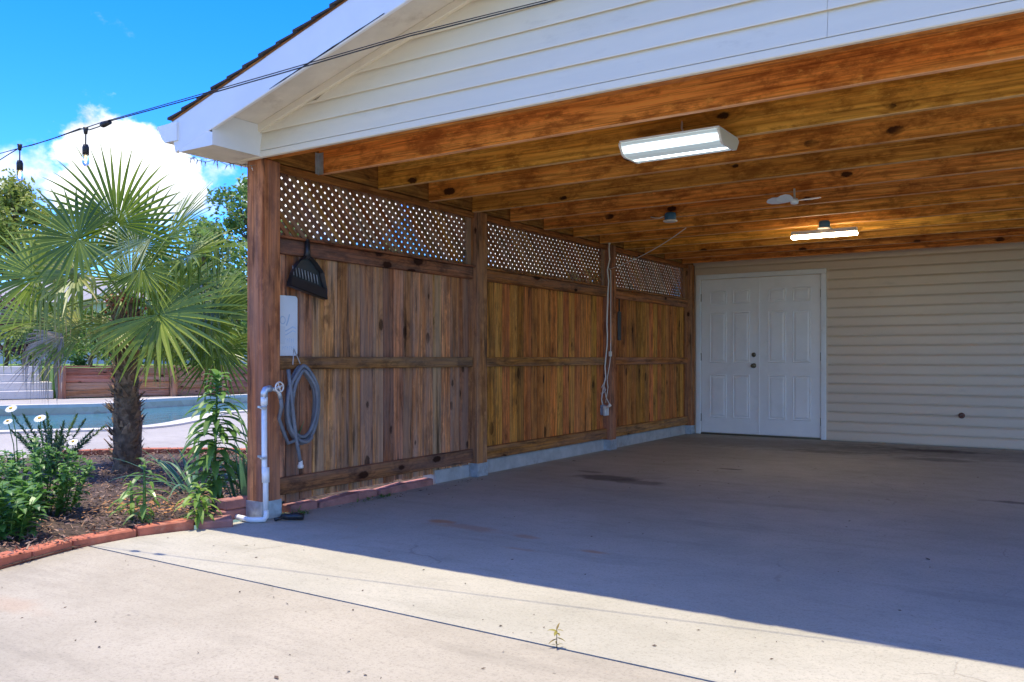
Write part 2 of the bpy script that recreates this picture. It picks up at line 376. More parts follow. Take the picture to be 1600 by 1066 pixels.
# ------------------------------------------------------------------ ground, slabs, bed, pool
def poly_sheet(name, outer, holes, z, mat, thick=0):
    bm = bmesh.new(); edges = []
    for loop in [outer] + list(holes):
        vs_ = [bm.verts.new((p[0], p[1], z)) for p in loop]
        for i in range(len(vs_)): edges.append(bm.edges.new((vs_[i], vs_[(i + 1) % len(vs_)])))
    bmesh.ops.triangle_fill(bm, use_beauty=True, edges=edges)
    bmesh.ops.recalc_face_normals(bm, faces=bm.faces[:])
    if bm.faces and sum(f.normal.z for f in bm.faces) < 0: bmesh.ops.reverse_faces(bm, faces=bm.faces[:])
    if thick:
        ext = bmesh.ops.extrude_face_region(bm, geom=bm.faces[:])
        for v in [g for g in ext['geom'] if isinstance(g, bmesh.types.BMVert)]: v.co.z += 0
        for v in bm.verts:
            pass
        newv = set(g for g in ext['geom'] if isinstance(g, bmesh.types.BMVert))
        for v in bm.verts:
            if v not in newv: v.co.z -= thick
        bmesh.ops.recalc_face_normals(bm, faces=bm.faces[:])
    me = bpy.data.meshes.new(name); bm.to_mesh(me); bm.free(); me.materials.append(mat)
    o = bpy.data.objects.new(name, me); link(o); o['kind'] = 'structure'; return o
def smooth_loop(pts, n=6):
    out = []; k = len(pts)
    for i in range(k):
        p0, p1, p2, p3 = [Vector(pts[(i + j - 1) % k]) for j in range(4)]
        for s in range(n):
            u = s / n
            out.append(.5 * ((2 * p1) + (p2 - p0) * u + (2 * p0 - 5 * p1 + 4 * p2 - p3) * u * u + (3 * p1 - p0 - 3 * p2 + p3) * u ** 3))
    return out
pool_pts = smooth_loop([(-8.6, 1.2), (-8.0, 2.4), (-7.2, 3.45), (-7.35, 4.3), (-8.3, 5.6), (-8.95, 6.6), (-8.9, 8.0), (-9.3, 10.5), (-10.6, 13.2), (-12.6, 14.2), (-14.2, 13.2), (-14.4, 11.4), (-14.25, 8.6), (-13.4, 7.1), (-14.3, 5.4), (-15.0, 3.2), (-14.6, .6), (-13, -1.2), (-10.6, -1.4)], 5)
def offset_loop(pts, d):
    c = sum(((p) for p in pts), Vector((0, 0))) / len(pts); out = []
    for i, p in enumerate(pts):
        t_ = (pts[(i + 1) % len(pts)] - pts[i - 1]).normalized(); nrm = Vector((t_.y, -t_.x))
        if nrm.dot(p - c) < 0: nrm = -nrm
        out.append(p + nrm * d)
    return out
M_grass_base = plain('lawn_soil_green', (.075, .14, .028), .95, var=.3, scale=3)
M_soil = plain('soil', (.07, .045, .03), .95, var=.35, scale=12, bump=.5)
poly_sheet('ground', [(-600, -600), (600, -600), (600, 600), (-600, 600)], [[(-18.5, -16), (9, -16), (9, 16), (-18.5, 16)]], -.06, M_grass_base)
poly_sheet('pool_deck', [(-18.4, -15.9), (-.28, -15.9), (-.28, -.03), (-.12, .0), (-.12, 15.9), (-18.4, 15.9)], [offset_loop(pool_pts, .30)], -.012, M_deck)
# coping ring, pool shell, water
cp_o = offset_loop(pool_pts, .32); m = MB(); nP = len(pool_pts)
for i in range(nP):
    j = (i + 1) % nP; a, b_, c_, d_ = cp_o[i], cp_o[j], pool_pts[j], pool_pts[i]
    m.face([(a.x, a.y, .018), (b_.x, b_.y, .018), (c_.x, c_.y, .018), (d_.x, d_.y, .018)])
    m.face([(d_.x, d_.y, .018), (c_.x, c_.y, .018), (c_.x, c_.y, -.05), (d_.x, d_.y, -.05)])
    m.face([(b_.x, b_.y, .018), (a.x, a.y, .018), (a.x, a.y, -.03), (b_.x, b_.y, -.03)])
m.build('pool_coping', M_coping)['kind'] = 'structure'
mt, t, b = newmat('pool_shell'); c = coords(t, False); sz = t.nodes.new('ShaderNodeSeparateXYZ'); t.links.new(c, sz.inputs[0])
bt = t.nodes.new('ShaderNodeTexVoronoi'); bt.inputs['Scale'].default_value = 7; t.links.new(c, bt.inputs['Vector'])
tile = nmix(t, bt.outputs['Color'], (.42, .33, .22), (.58, .48, .35), 'MIX')
t.links.new(nmix(t, nrange(t, sz.outputs[2], -.26, -.25), (.35, .62, .68), tile), b.inputs['Base Color'])
m = MB()
for i in range(nP):
    j = (i + 1) % nP; c_, d_ = pool_pts[j], pool_pts[i]
    m.face([(d_.x, d_.y, -.05), (c_.x, c_.y, -.05), (c_.x, c_.y, -1.3), (d_.x, d_.y, -1.3)])
m.face([(p.x, p.y, -1.3) for p in pool_pts])
m.build('pool_basin', mt)['kind'] = 'structure'
mw, t, b = newmat('pool_water'); c = coords(t, False)
b.inputs['Base Color'].default_value = (.055, .20, .25, 1); b.inputs['Roughness'].default_value = .03; b.inputs['IOR'].default_value = 1.33
nbump(t, b, nnoise(t, nmap(t, c, (1, 1, 1)), 3.2, 4), .3, .05)
m = MB(); m.face([(p.x, p.y, -.2) for p in pool_pts]); m.build('pool_water', mw)['kind'] = 'structure'

# concrete slabs with an open joint between them
E_LEFT = [(-.02, -1.9), (-.075, -1.49), (-.15, -1.31), (-.205, -1.06), (-.215, -.985)]
poly_sheet('driveway', [(9, -.985), (9, -15.8), (2.5, -15.8), (.9, -6), (.25, -2.8)] + E_LEFT, [], 0, M_drive, .12)
poly_sheet('carport_floor', [(-.215, -.972), (-.215, -.68), (-.11, -.377), (-.10, -.2), (-.10, 7.4), (9, 7.4), (9, -.972)], [], 0, M_floor, .12)
poly_sheet('joint_soil', [(-.3, -1.1), (9, -1.1), (9, -.85), (-.3, -.85)], [], -.022, M_soil)

# planting bed
bed = smooth_loop([(-.25, -.75), (-.19, -1.1), (-.09, -1.45), (.0, -1.9), (.2, -2.8), (-.6, -3.6), (-2.2, -3.2), (-3.8, -1.8), (-4.6, -.2), (-4.35, 1.2), (-3.75, 1.85), (-2.9, 2.3), (-1.6, 2.5), (-.35, 2.2), (-.2, 1.2), (-.2, .2), (-.2, -.25)], 4)
bm = bmesh.new(); cen = Vector((-1.9, -.3, .05))
cv_ = bm.verts.new(cen); rings_ = []
for k in (1, 2, 3, 4, 5, 6):
    u = k / 6; rings_.append([bm.verts.new((cen.x + (p.x - cen.x) * u, cen.y + (p.y - cen.y) * u, .012 + .04 * (1 - u ** 3) + (.02 * mnoise.noise((p.x * u * 3, p.y * u * 3, k)) if k < 6 else 0))) for p in bed])
nb = len(bed)
for i in range(nb): bm.faces.new((cv_, rings_[0][i], rings_[0][(i + 1) % nb]))
for k in range(5):
    for i in range(nb): bm.faces.new((rings_[k][i], rings_[k + 1][i], rings_[k + 1][(i + 1) % nb], rings_[k][(i + 1) % nb]))
bmesh.ops.recalc_face_normals(bm, faces=bm.faces[:])
if sum(f.normal.z for f in bm.faces) < 0: bmesh.ops.reverse_faces(bm, faces=bm.faces[:])
for f in bm.faces: f.smooth = True
me = bpy.data.meshes.new('planting_bed'); bm.to_mesh(me); bm.free(); me.materials.append(M_soil)
o = bpy.data.objects.new('planting_bed', me); link(o); o['kind'] = 'structure'
def inside(p, poly):
    x, y = p; r = False; j = len(poly) - 1
    for i in range(len(poly)):
        xi, yi, xj, yj = poly[i][0], poly[i][1], poly[j][0], poly[j][1]
        if (yi > y) != (yj > y) and x < (xj - xi) * (y - yi) / (yj - yi) + xi: r = not r
        j = i
    return r
def bedz(x, y):
    return .055
# mulch chips
m = MB(); rm = random.Random(21); cnt = 0
tint = []
while cnt < 17000:
    x = rm.uniform(-4.6, .1); y = rm.uniform(-2.6, 2.5)
    if not inside((x, y), bed): continue
    if (x < -3 or y < -1.9) and rm.random() < .5: continue
    L = rm.uniform(.012, .05); W = rm.uniform(.004, .012); a = rm.uniform(0, 6.283); tl = rm.uniform(-.5, .5)
    z = .05 + rm.uniform(-.004, .028)
    d = Vector((math.cos(a) * math.cos(tl), math.sin(a) * math.cos(tl), math.sin(tl))) * L / 2
    s_ = Vector((-math.sin(a), math.cos(a), rm.uniform(-.5, .5))).normalized() * W / 2
    p = Vector((x, y, z)); h_ = Vector((0, 0, .004))
    m.face([p - d - s_, p - d + s_, p + d * .8 + s_ * .6 + h_, p + d - s_ * .7]); tint.append(rm.random()); cnt += 1
mm, t, b = newmat('mulch_chip'); at = t.nodes.new('ShaderNodeAttribute'); at.attribute_name = 'tint'
cr_ = t.nodes.new('ShaderNodeValToRGB'); t.links.new(at.outputs['Fac'], cr_.inputs[0])
e = cr_.color_ramp.elements; e[0].color = (.055, .03, .022, 1); e[1].color = (.42, .30, .22, 1)
e.new(.35).color = (.13, .075, .055, 1); e.new(.62).color = (.22, .15, .125, 1); e.new(.86).color = (.33, .17, .08, 1)
t.links.new(cr_.outputs[0], b.inputs['Base Color']); b.inputs['Roughness'].default_value = .9
mo = m.build('mulch', mm); mo['kind'] = 'stuff'; tag(mo, 'brown shredded bark mulch covering the planting bed', 'mulch')
def set_tint(o, per_face):
    me = o.data; a = me.attributes.new('tint', 'FLOAT', 'FACE'); a.data.foreach_set('value', per_face)
set_tint(mo, tint)

# brick edging in front of the bed
edge = empty('brick_edging', (-.2, -.7, 0), 'row of long red bricks edging the mulch bed along the driveway', 'edging')
ep = [(.16, -2.55), (.07, -2.2), (-.015, -1.85), (-.085, -1.49), (-.150, -1.30), (-.215, -1.06), (-.222, -.69), (-.13, -.385)]
re_ = random.Random(5)
for i in range(len(ep) - 1):
    a = Vector((*ep[i], 0)); b_ = Vector((*ep[i + 1], 0)); d = (b_ - a).normalized(); sd_ = Vector((-d.y, d.x, 0))
    if sd_.x > 0: sd_ = -sd_
    off = sd_ * (.055 + re_.uniform(-.006, .006)); z0 = .010 + re_.uniform(-.004, .006)
    tl = Vector((0, 0, re_.uniform(-.006, .006)))
    bb = board('brick', a + d * .004 + off + Vector((0, 0, z0)) - tl, b_ - d * .004 + off + Vector((0, 0, z0)) + tl, sd_, .105, .075, M_brick, edge, .007)
board('brick', (-.135, -.36, .02), (-.03, -.20, .025), (-1, .3, .15), .10, .06, M_brick_d, edge, .008)
be = empty('brick_border', (-3.5, 1.9, 0), 'low line of red bricks between the mulch bed and the pool deck', 'edging')
bp = [(-4.42, 1.05), (-4.2, 1.36), (-3.95, 1.66), (-3.66, 1.9), (-3.34, 2.1), (-3.0, 2.26), (-2.65, 2.38), (-2.28, 2.46), (-1.9, 2.5), (-1.5, 2.5)]
for i in range(len(bp) - 1):
    a = Vector((*bp[i], .03)); b_ = Vector((*bp[i + 1], .03)); d = (b_ - a).normalized()
    board('brick', a + d * .006, b_ - d * .006, Vector((-d.y, d.x, 0)), .10, .075, M_brick, be, .006)
bs = empty('brick_stack', (-.24, .02, 0), 'two old bricks stacked behind the front post beside the lilies', 'bricks')
board('brick', (-.20, -.16, .035), (-.20, .06, .035), (1, 0, 0), .095, .062, M_brick_d, bs, .007)
board('brick', (-.205, -.145, .10), (-.195, .07, .10), (1, 0, 0), .095, .062, M_brick_d, bs, .007)
bf = empty('brick_row', (-.05, .9, 0), 'uneven old pink bricks lying along the foot of the weathered fence panel', 'bricks')
for y0, y1, x0, x1, tl in ((.28, .50, -.10, -.085, .0), (.51, .86, -.075, -.05, .012), (.88, 1.10, -.10, -.10, -.006), (1.11, 1.40, -.085, -.075, .01), (1.41, 1.74, -.10, -.095, 0)):
    board('brick', (x0, y0, .016 - tl), (x1, y1, .018 + tl), (1, 0, 0), .10, .065, M_brick_d, bf, .007)

# ------------------------------------------------------------------ carport
cp = empty('carport', (3, 3.3, 0), 'open carport with cream gable siding and orange pine ceiling joists', 'carport')
Z_J = 2.22
def post(x0, y0, w_=.145, top=2.235, base=True):
    p = board('post', (x0 + w_ / 2, y0 + w_ / 2, .03), (x0 + w_ / 2, y0 + w_ / 2, top), (1, 0, 0), w_, w_, M_post, cp, .006)
    if base:
        m = MB(); e_ = .004; x1 = x0 + w_; y1 = y0 + w_
        m.box((x0 - e_, y0 - e_, .002), (x1 + e_, y0, .115)); m.box((x0 - e_, y1, .002), (x1 + e_, y1 + e_, .115))
        m.box((x1, y0 + .0005, .003), (x1 + e_, y1 - .0005, .114)); m.box((x0 - e_, y0 + .0005, .003), (x0, y1 - .0005, .114))
        m.box((x0, y0, .003), (x1, y1, .026))
        m.build('post_base', M_galv, p)
    return p
POSTY = (0, 2.27, 4.74, 7.09)
for y in POSTY: post(-.145, y)
for y in (0.0, 3.6, 7.09): post(6.1, y)
board('side_beam', (-.075, -.01, 2.35), (-.075, 7.24, 2.35), (0, 0, 1), .226, .11, M_beam, cp)
board('side_beam', (6.17, -.01, 2.35), (6.17, 7.24, 2.35), (0, 0, 1), .226, .11, M_beam, cp)
board('header_beam', (-.10, .045, 2.335), (6.2, .045, 2.335), (0, 0, 1), .195, .075, M_joist, cp)
JY = [.483 + .577 * k for k in range(12)]
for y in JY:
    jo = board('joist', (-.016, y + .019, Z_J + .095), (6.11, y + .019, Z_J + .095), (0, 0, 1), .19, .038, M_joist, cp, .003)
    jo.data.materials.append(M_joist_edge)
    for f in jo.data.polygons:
        if f.normal.y < -.6: f.material_index = 1  # undersides take the paler wood with the bounce light painted in
for y in JY[:1]:
    m = MB(); m.box((-.018, y - .004, Z_J - .004), (.03, y - .001, Z_J + .14)); m.box((-.0175, y - .03, Z_J), (-.0145, y - .004, Z_J + .14))
    m.build('joist_hanger', M_galv, cp)
# gable siding: every course is its own strip, broken at the panel joints
PITCH = .271
def course_profile(h, cove=True):
    # (out, z): the lower lip stands proud, cove near the top of each course
    if cove: return [(0.0, .013), (.0105, .013), (.0108, .000), (.0150, .000), (.0155, .006), (.0135, h * .70), (.0125, h * .76), (.0065, h * .86), (.0025, h * .94), (.002, h + .008)]
    return [(0.0, .016), (.0135, .016), (.0138, .000), (.0180, .000), (.0185, .006), (.003, h - .002), (.002, h + .010)]
def siding_strip(name, x0, x1, z, h, y, mat, parent, slope0=None, slope1=None, cove=True):
    """one course along x, facing -y; slope0/1 = functions giving the cut end at height z"""
    pr = [(o_ * (1.5 if cove else 1), dz) for o_, dz in course_profile(h, cove)]; m = MB(); L_, R__ = [], []
    for o_, dz in pr:
        a = x0 if slope0 is None else max(x0, slope0(z + dz)); b2_ = x1 if slope1 is None else min(x1, slope1(z + dz))
        L_.append((a, y - o_, z + dz)); R__.append((b2_, y - o_, z + dz))
    if R__[0][0] - L_[0][0] < .02: return None
    c0 = Vector(((L_[0][0] + R__[0][0]) / 2, y, z))
    for i in range(len(pr) - 1):
        if R__[i + 1][0] < L_[i + 1][0]:
            break
        m.face([Vector(L_[i]) - c0, Vector(R__[i]) - c0, Vector(R__[i + 1]) - c0, Vector(L_[i + 1]) - c0])
    m.face([Vector(p) - c0 for p in reversed(L_)]); m.face([Vector(p) - c0 for p in R__])
    return m.build(name, mat, parent, Matrix.Translation(c0))
RIDGE_X = 3.05; EAVE_X = -.34; EAVE_Z = 2.425
def roofz(x): return EAVE_Z + PITCH * ((x - EAVE_X) if x <= RIDGE_X else (2 * RIDGE_X - x - EAVE_X))
GH = .108; gz = 2.262
# gable rake line for the siding sits .12 under the roof line
def lx(z): return EAVE_X + (z + .115 - EAVE_Z) / PITCH
def rx(z): return 2 * RIDGE_X - lx(z)
seams = {0: [(3.35)], 1: [3.35], 2: [.52, 3.9], 3: [.52, 2.6], 4: [2.0, 4.4]}
pbox('starter_trim', (-.135, -.048, 2.222), (6.24, -.018, 2.2605), M_vinyl, cp, .004)
k = 0
while gz + GH * k < roofz(RIDGE_X) - .16:
    z = gz + GH * k; cuts = [-.135] + seams.get(k, [1.2 + (k * 1.37) % 3]) + [6.24]
    for a, b_ in zip(cuts[:-1], cuts[1:]):
        siding_strip('siding_course', a + .0008, b_ - .0008, z, GH, -.03, M_vinyl, cp, lx, rx, cove=False)
    k += 1
pbox('corner_post', (-.150, -.05, 2.222), (-.1355, .10, 2.42), M_vinyl, cp, .003)
# gable backing
m = MB(); m.face([(-.13, -.020, 2.24), (6.23, -.020, 2.24), (6.23, -.020, 2.40), (RIDGE_X, -.020, roofz(RIDGE_X) - .06), (-.13, -.020, 2.40)])
m.build('gable_sheathing', M_vinyl, cp)
# rake soffit, J-trim, fascia on both slopes
OV = -.392
for sgn in (0, 1):
    def X(x): return x if sgn == 0 else 2 * RIDGE_X - x
    m = MB(); zo = -.105
    a, b_ = X(.03), X(RIDGE_X)
    m.face([(a, OV + .03, roofz(a) + zo), (b_, OV + .03, roofz(b_) + zo), (b_, -.03, roofz(b_) + zo), (a, -.03, roofz(a) + zo)])
    m.build('rake_soffit', M_soffit, cp)
    e0 = Vector((X(EAVE_X + .005), OV + .012, roofz(EAVE_X) - .105)); e1 = Vector((X(RIDGE_X), OV + .012, roofz(RIDGE_X) - .105))
    board('rake_fascia', e0, e1, (0, 0, 1), .195, .024, M_white, cp, .004)
    t0 = Vector((X(.0), -.050, roofz(.0) - .128)); t1 = Vector((X(RIDGE_X), -.050, roofz(RIDGE_X) - .128))
    board('rake_trim', t0, t1, (0, 0, 1), .045, .028, M_vinyl, cp, .004)
    # shingle courses, butts stepping down the slope
    nC = 25; Ls = (RIDGE_X - EAVE_X) / nC
    for q in range(nC):
        xa = EAVE_X - .03 + q * Ls; xb = xa + Ls * 1.25
        yj = OV - .010 + rnd.uniform(-.005, .005)
        m = MB(); za, zb_ = roofz(EAVE_X) + PITCH * (xa - EAVE_X), roofz(EAVE_X) + PITCH * (xb - EAVE_X)
        A = [(X(xa), za + .012), (X(xb), zb_ + .002), (X(xb), zb_ + .009), (X(xa), za + .026)]
        m.face([(p[0], yj, p[1]) for p in A]); m.face([(p[0], 13.6, p[1]) for p in reversed(A)])
        for i in range(4):
            p, q2 = A[i], A[(i + 1) % 4]; m.face([(p[0], yj, p[1]), (p[0], 13.6, p[1]), (q2[0], 13.6, q2[1]), (q2[0], yj, q2[1])])
        m.build('shingle_course', M_shingle, cp)
    m = MB(); a, b_ = EAVE_X, RIDGE_X
    A = [(X(a), roofz(a) - .012), (X(b_), roofz(b_) - .012), (X(b_), roofz(b_) + .004), (X(a), roofz(a) + .004)]
    m.face([(p[0], OV, p[1]) for p in A]); m.face([(p[0], 13.5, p[1]) for p in reversed(A)])
    for i in range(4):
        p, q2 = A[i], A[(i + 1) % 4]; m.face([(p[0], OV, p[1]), (p[0], 13.5, p[1]), (q2[0], 13.5, q2[1]), (q2[0], OV, q2[1])])
    m.build('roof_deck', M_beam, cp)
# dark split where the rake board has pulled off the soffit
m = MB(); s0, s1 = .52, 1.35
for i in range(14):
    xa = s0 + (s1 - s0) * i / 14; xb = s0 + (s1 - s0) * (i + 1) / 14; h1 = .002 + .005 * math.sin(math.pi * i / 14) + .002 * (i % 3); h2 = .002 + .005 * math.sin(math.pi * (i + 1) / 14) + .002 * ((i + 1) % 3)
    za, zb_ = roofz(xa) - .197, roofz(xb) - .197
    m.face([(xa, OV - .0015, za - h1 / 2), (xb, OV - .0015, zb_ - h2 / 2), (xb, OV - .0015, zb_ + h2 / 2), (xa, OV - .0015, za + h1 / 2)])
m.build('fascia_split', M_dark, cp)
# eave: outer fascia, boxed return, soffit, gutter
board('eave_fascia', (-.262, OV + .002, 2.305), (-.262, 13.5, 2.305), (0, 0, 1), .16, .022, M_white, cp, .003)
m = MB(); m.face([(-.272, OV + .001, 2.226), (.035, OV + .001, 2.226), (.035, OV + .001, 2.300), (-.272, OV + .001, 2.400)])
m.face([(.035, OV + .001, 2.2285), (.035, -.03, 2.2285), (.035, -.03, 2.42), (.035, OV + .001, 2.42)])
m.build('eave_return', M_white, cp)
m = MB(); m.face([(-.27, OV + .002, 2.228), (-.27, 13.4, 2.228), (-.13, 13.4, 2.228), (-.13, OV + .002, 2.228)])
m.face([(-.13, OV + .002, 2.228), (-.13, -.03, 2.228), (.034, -.03, 2.2285), (.034, OV + .002, 2.2285)]); m.build('eave_soffit', M_soffit, cp)
m = MB(); gp = [(-0.276, 2.405), (-0.276, 2.295), (-0.394, 2.295), (-0.425, 2.325), (-0.450, 2.372), (-0.471, 2.380), (-0.471, 2.402), (-0.462, 2.402), (-0.462, 2.386), (-0.440, 2.376), (-0.415, 2.330), (-0.388, 2.301), (-0.285, 2.301), (-0.285, 2.405)]
for i in range(len(gp) - 1):
    p, q2 = gp[i], gp[i + 1]; m.face([(p[0], OV - .01, p[1]), (q2[0], OV - .01, q2[1]), (q2[0], 13.5, q2[1]), (p[0], 13.5, p[1])])
m.build('gutter', M_white, cp)
m = MB(); pr = [(-0.276, 2.405), (-0.276, 2.295), (-0.394, 2.295), (-0.425, 2.325), (-0.450, 2.372), (-0.471, 2.380), (-0.471, 2.402)]
m.face([(p[0], OV - .012, p[1]) for p in pr]); m.face([(p[0], OV - .009, p[1]) for p in reversed(pr)]); m.build('gutter_end_cap', M_white, cp)

# ------------------------------------------------------------------ house wall behind, with the double door
ho = empty('house', (3, 7.25, 0), 'house end wall in tan lap siding behind the carport', 'house')
WY = 7.25; LH = .1155
DX0, DX1 = .024, 1.683; DT = 2.10
nC = 21
for k in range(nC):
    z = .012 + k * LH
    if z < DT - .02:
        siding_strip('siding_course', -.16, DX0 - .002, z, LH, WY, M_vinyl_b, ho)
        siding_strip('siding_course', DX1 + .002, 7.0, z, LH, WY, M_vinyl_b, ho)
    else: siding_strip('siding_course', -.16, 7.0, z, LH, WY, M_vinyl_b, ho)
m = MB(); m.box((-.2, WY + .004, -.05), (7.0, WY + .12, 2.9)); m.box((-.2, WY + .12, -.05), (7, 13.3, 2.45)); m.build('wall', M_vinyl_b, ho)
# casing (mitred look: head over legs)
for a, b_ in (((DX0, WY - .042, .004), (DX0 + .062, WY + .003, DT - .062)), ((DX1 - .062, WY - .042, .004), (DX1, WY + .003, DT - .062)), ((DX0, WY - .043, DT - .0615), (DX1, WY + .003, DT))):
    pbox('door_casing', a, b_, M_white, ho, .006)
for a, b_ in (((DX0 - .012, WY - .026, .004), (DX0 - .001, WY + .002, DT + .004)), ((DX1 + .001, WY - .026, .004), (DX1 + .012, WY + .002, DT + .004)), ((DX0 - .012, WY - .026, DT + .0045), (DX1 + .012, WY + .002, DT + .016))):
    pbox('siding_trim', a, b_, M_vinyl_b, ho, .002)
pbox('threshold', (DX0 + .062, WY - .03, .002), (DX1 - .062, WY + .0025, .020), M_brass, ho, .002)
lx0 = DX0 + .068; lx1 = DX1 - .068; midx = .857
for side, (xa, xb) in enumerate(((lx0, midx - .003), (midx + .003, lx1))):
    lf = pbox('door_leaf', (xa, WY - .018, .026), (xb, WY + .0028, DT - .068), M_door, ho, .003)
    wL = xb - xa; st = .125; mu = .105; pw = (wL - 2 * st - mu) / 2
    for cx in (xa + st, xa + st + pw + mu):
        for z0, z1 in ((.235, .775), (.955, 1.590), (1.720, 1.875)):
            # sunk moulding frame and raised field
            m = MB(); y0 = WY - .0185; o1, o2 = .0, .020
            def ring(i1, ya, i2, yb):
                A = [(cx + i1, ya, z0 + i1), (cx + pw - i1, ya, z0 + i1), (cx + pw - i1, ya, z1 - i1), (cx + i1, ya, z1 - i1)]
                B = [(cx + i2, yb, z0 + i2), (cx + pw - i2, yb, z0 + i2), (cx + pw - i2, yb, z1 - i2), (cx + i2, yb, z1 - i2)]
                for i in range(4): m.face([A[i], A[(i + 1) % 4], B[(i + 1) % 4], B[i]])
                return B
            ring(-.012, y0 + .0004, -.004, y0 - .008); ring(-.004, y0 - .008, .006, y0 - .0006); B = ring(.006, y0 - .0006, .030, y0 - .0075); m.face(B)
            c0 = Vector((cx + pw / 2, y0, (z0 + z1) / 2)); m.v = [tuple(Vector(p) - c0) for p in m.v]
            m.build('raised_panel', M_door, lf, Matrix.Translation(c0))
    hx = xa - .004 if side == 0 else xb + .004
    for hz in (.22, 1.02, 1.80):
        m = MB(); m.tube([(hx, WY - .022, hz - .05), (hx, WY - .022, hz + .05)], .0065, 8); m.build('hinge', M_brass, lf)
    if side == 0:
        kx = xb - .062
        m = MB(); m.lathe((kx, WY - .018, .905), [(.031, 0), (.031, -.006), (.012, -.010), (.011, -.032), (.022, -.040), (.0275, -.052), (.024, -.064), (.010, -.069)], 18, 'y'); m.build('door_knob', M_brass, lf)
        m = MB(); m.lathe((kx, WY - .018, 1.045), [(.029, 0), (.029, -.010), (.024, -.016), (.010, -.017), (.0095, -.020)], 18, 'y'); m.build('deadbolt', M_brass, lf)
pbox('door_astragal', (midx - .012, WY - .024, .027), (midx + .010, WY - .0185, DT - .069), M_door, ho, .002)
m = MB(); m.lathe((3.148, WY - .012, .355), [(.032, 0), (.034, -.012), (.024, -.028), (.014, -.030), (.013, -.01)], 14, 'y'); m.build('hose_outlet', plain('rusty_pipe', (.16, .07, .05), .8, .2, var=.3, scale=30), ho)

# ------------------------------------------------------------------ fence panels between the posts
def lattice(parent, y0, y1, z0, z1, x):
    fr = MB(); fw_ = .048
    root = board('lattice_frame', (x + .030, y0, z1 - .024), (x + .030, y1, z1 - .024), (0, 0, 1), fw_, .022, M_lattice, parent, .002)
    board('lattice_frame', (x + .030, y1 - .028, z0), (x + .030, y1 - .028, z1 - fw_ - .001), (0, 1, 0), .056, .022, M_lattice, parent, .002)
    pitch = .0490; wd = .0312; s2 = math.sqrt(.5)
    for lay, sg in ((0, 1), (1, -1)):
        xc = x + .0045 + lay * .0075
        # lines  z - sg*y = c
        cs = []; lo = min(z0 - sg * y0, z0 - sg * y1); hi = max(z1 - sg * y0, z1 - sg * y1); c = lo + .02
        while c < hi:
            ya, yb = (z0 - c) / sg, (z1 - c) / sg
            if ya > yb: ya, yb = yb, ya
            ya, yb = max(ya, y0), min(yb, y1)
            if yb - ya > .015:
                a = Vector((xc, ya, c + sg * ya)); b_ = Vector((xc, yb, c + sg * yb))
                mm_ = MB(); L = (b_ - a).length; mm_.box((0, -wd / 2, -.0035), (L, wd / 2, .0035))
                mm_.build('lattice_strip', M_lattice, root, frame(a, b_ - a, (0, 1, -sg)))
            c += pitch * math.sqrt(2)
def fence(y0, y1, mat, railmat, label, low, rf):
    fo = empty('fence_panel', (-.09, (y0 + y1) / 2, 0), label, 'fence panel', 'fence panels between the carport posts')
    xr = -.062
    for (z0, z1, th, x) in ((1.668, 1.765, .040, xr), (.928, 1.010, .038, xr - .001), (.128, .236, .040, xr + .002)):
        board('rail', (x, y0 + .002, (z0 + z1) / 2), (x, y1 - .002, (z0 + z1) / 2), (0, 0, 1), z1 - z0, th, railmat, fo, .005)
    board('cap_strip', (xr + .012, y0 + .002, 1.7735), (xr + .012, y1 - .002, 1.7735), (1, 0, 0), .075, .015, railmat, fo, .002)
    y = y0 - .01; r = random.Random(rf)
    while y < y1 - .01:
        wv = r.choice((.112, .118, .124, .128)); ye = min(y + wv, y1 + .01)
        zb_ = low + r.uniform(-.012, .012)
        board('picket', (-.0935 - r.uniform(0, .004), (y + ye) / 2, zb_), (-.0935 - r.uniform(0, .004), (y + ye) / 2, 1.72), (0, 1, 0), ye - y - r.uniform(.004, .010), .018, mat, fo, .002)
        y = ye
    lattice(fo, y0 + .001, y1 - .001, 1.781, 2.236, -.106)
    board('top_trim', (-.045, y0 + .002, 2.205), (-.045, y1 - .002, 2.205), (0, 0, 1), .05, .025, M_beam, fo, .003)
    return fo
fence(.145, 2.27, M_picket_w, M_rail, 'weathered grey-brown fence panel with lattice top, hose and dustpan hung on it', .072, 11)
M_rail_g = wood('golden_rail', (.62, .25, .055), (.43, .15, .03), (.08, .027, .009), blotch=.5, grey=.2, var=.08)
fence(2.415, 4.74, M_picket_g, M_rail_g, 'golden-brown fence panel with lattice top between the two middle posts', .105, 12)
fence(4.885, 7.09, M_picket_g, M_rail_g, 'golden-brown fence panel with lattice top next to the house wall', .105, 13)
cw = empty('curb_wall', (-.15, 4.5, 0), 'low grey concrete curb under the fence panels', 'curb')
for y0, y1 in ((1.80, 2.262), (2.424, 4.733), (4.894, 7.085)):
    pbox('curb_block', (-.21, y0, -.05), (-.075, y1, .104 if y0 < 2 else .120), M_curb, cw, .005)

# ------------------------------------------------------------------ things hung on the fence
XF = -.042   # face of the rails
dp = empty('dustpan', (XF, .38, 1.45), 'black plastic dustpan with long slots hung under the lattice', 'dustpan')
m = MB()
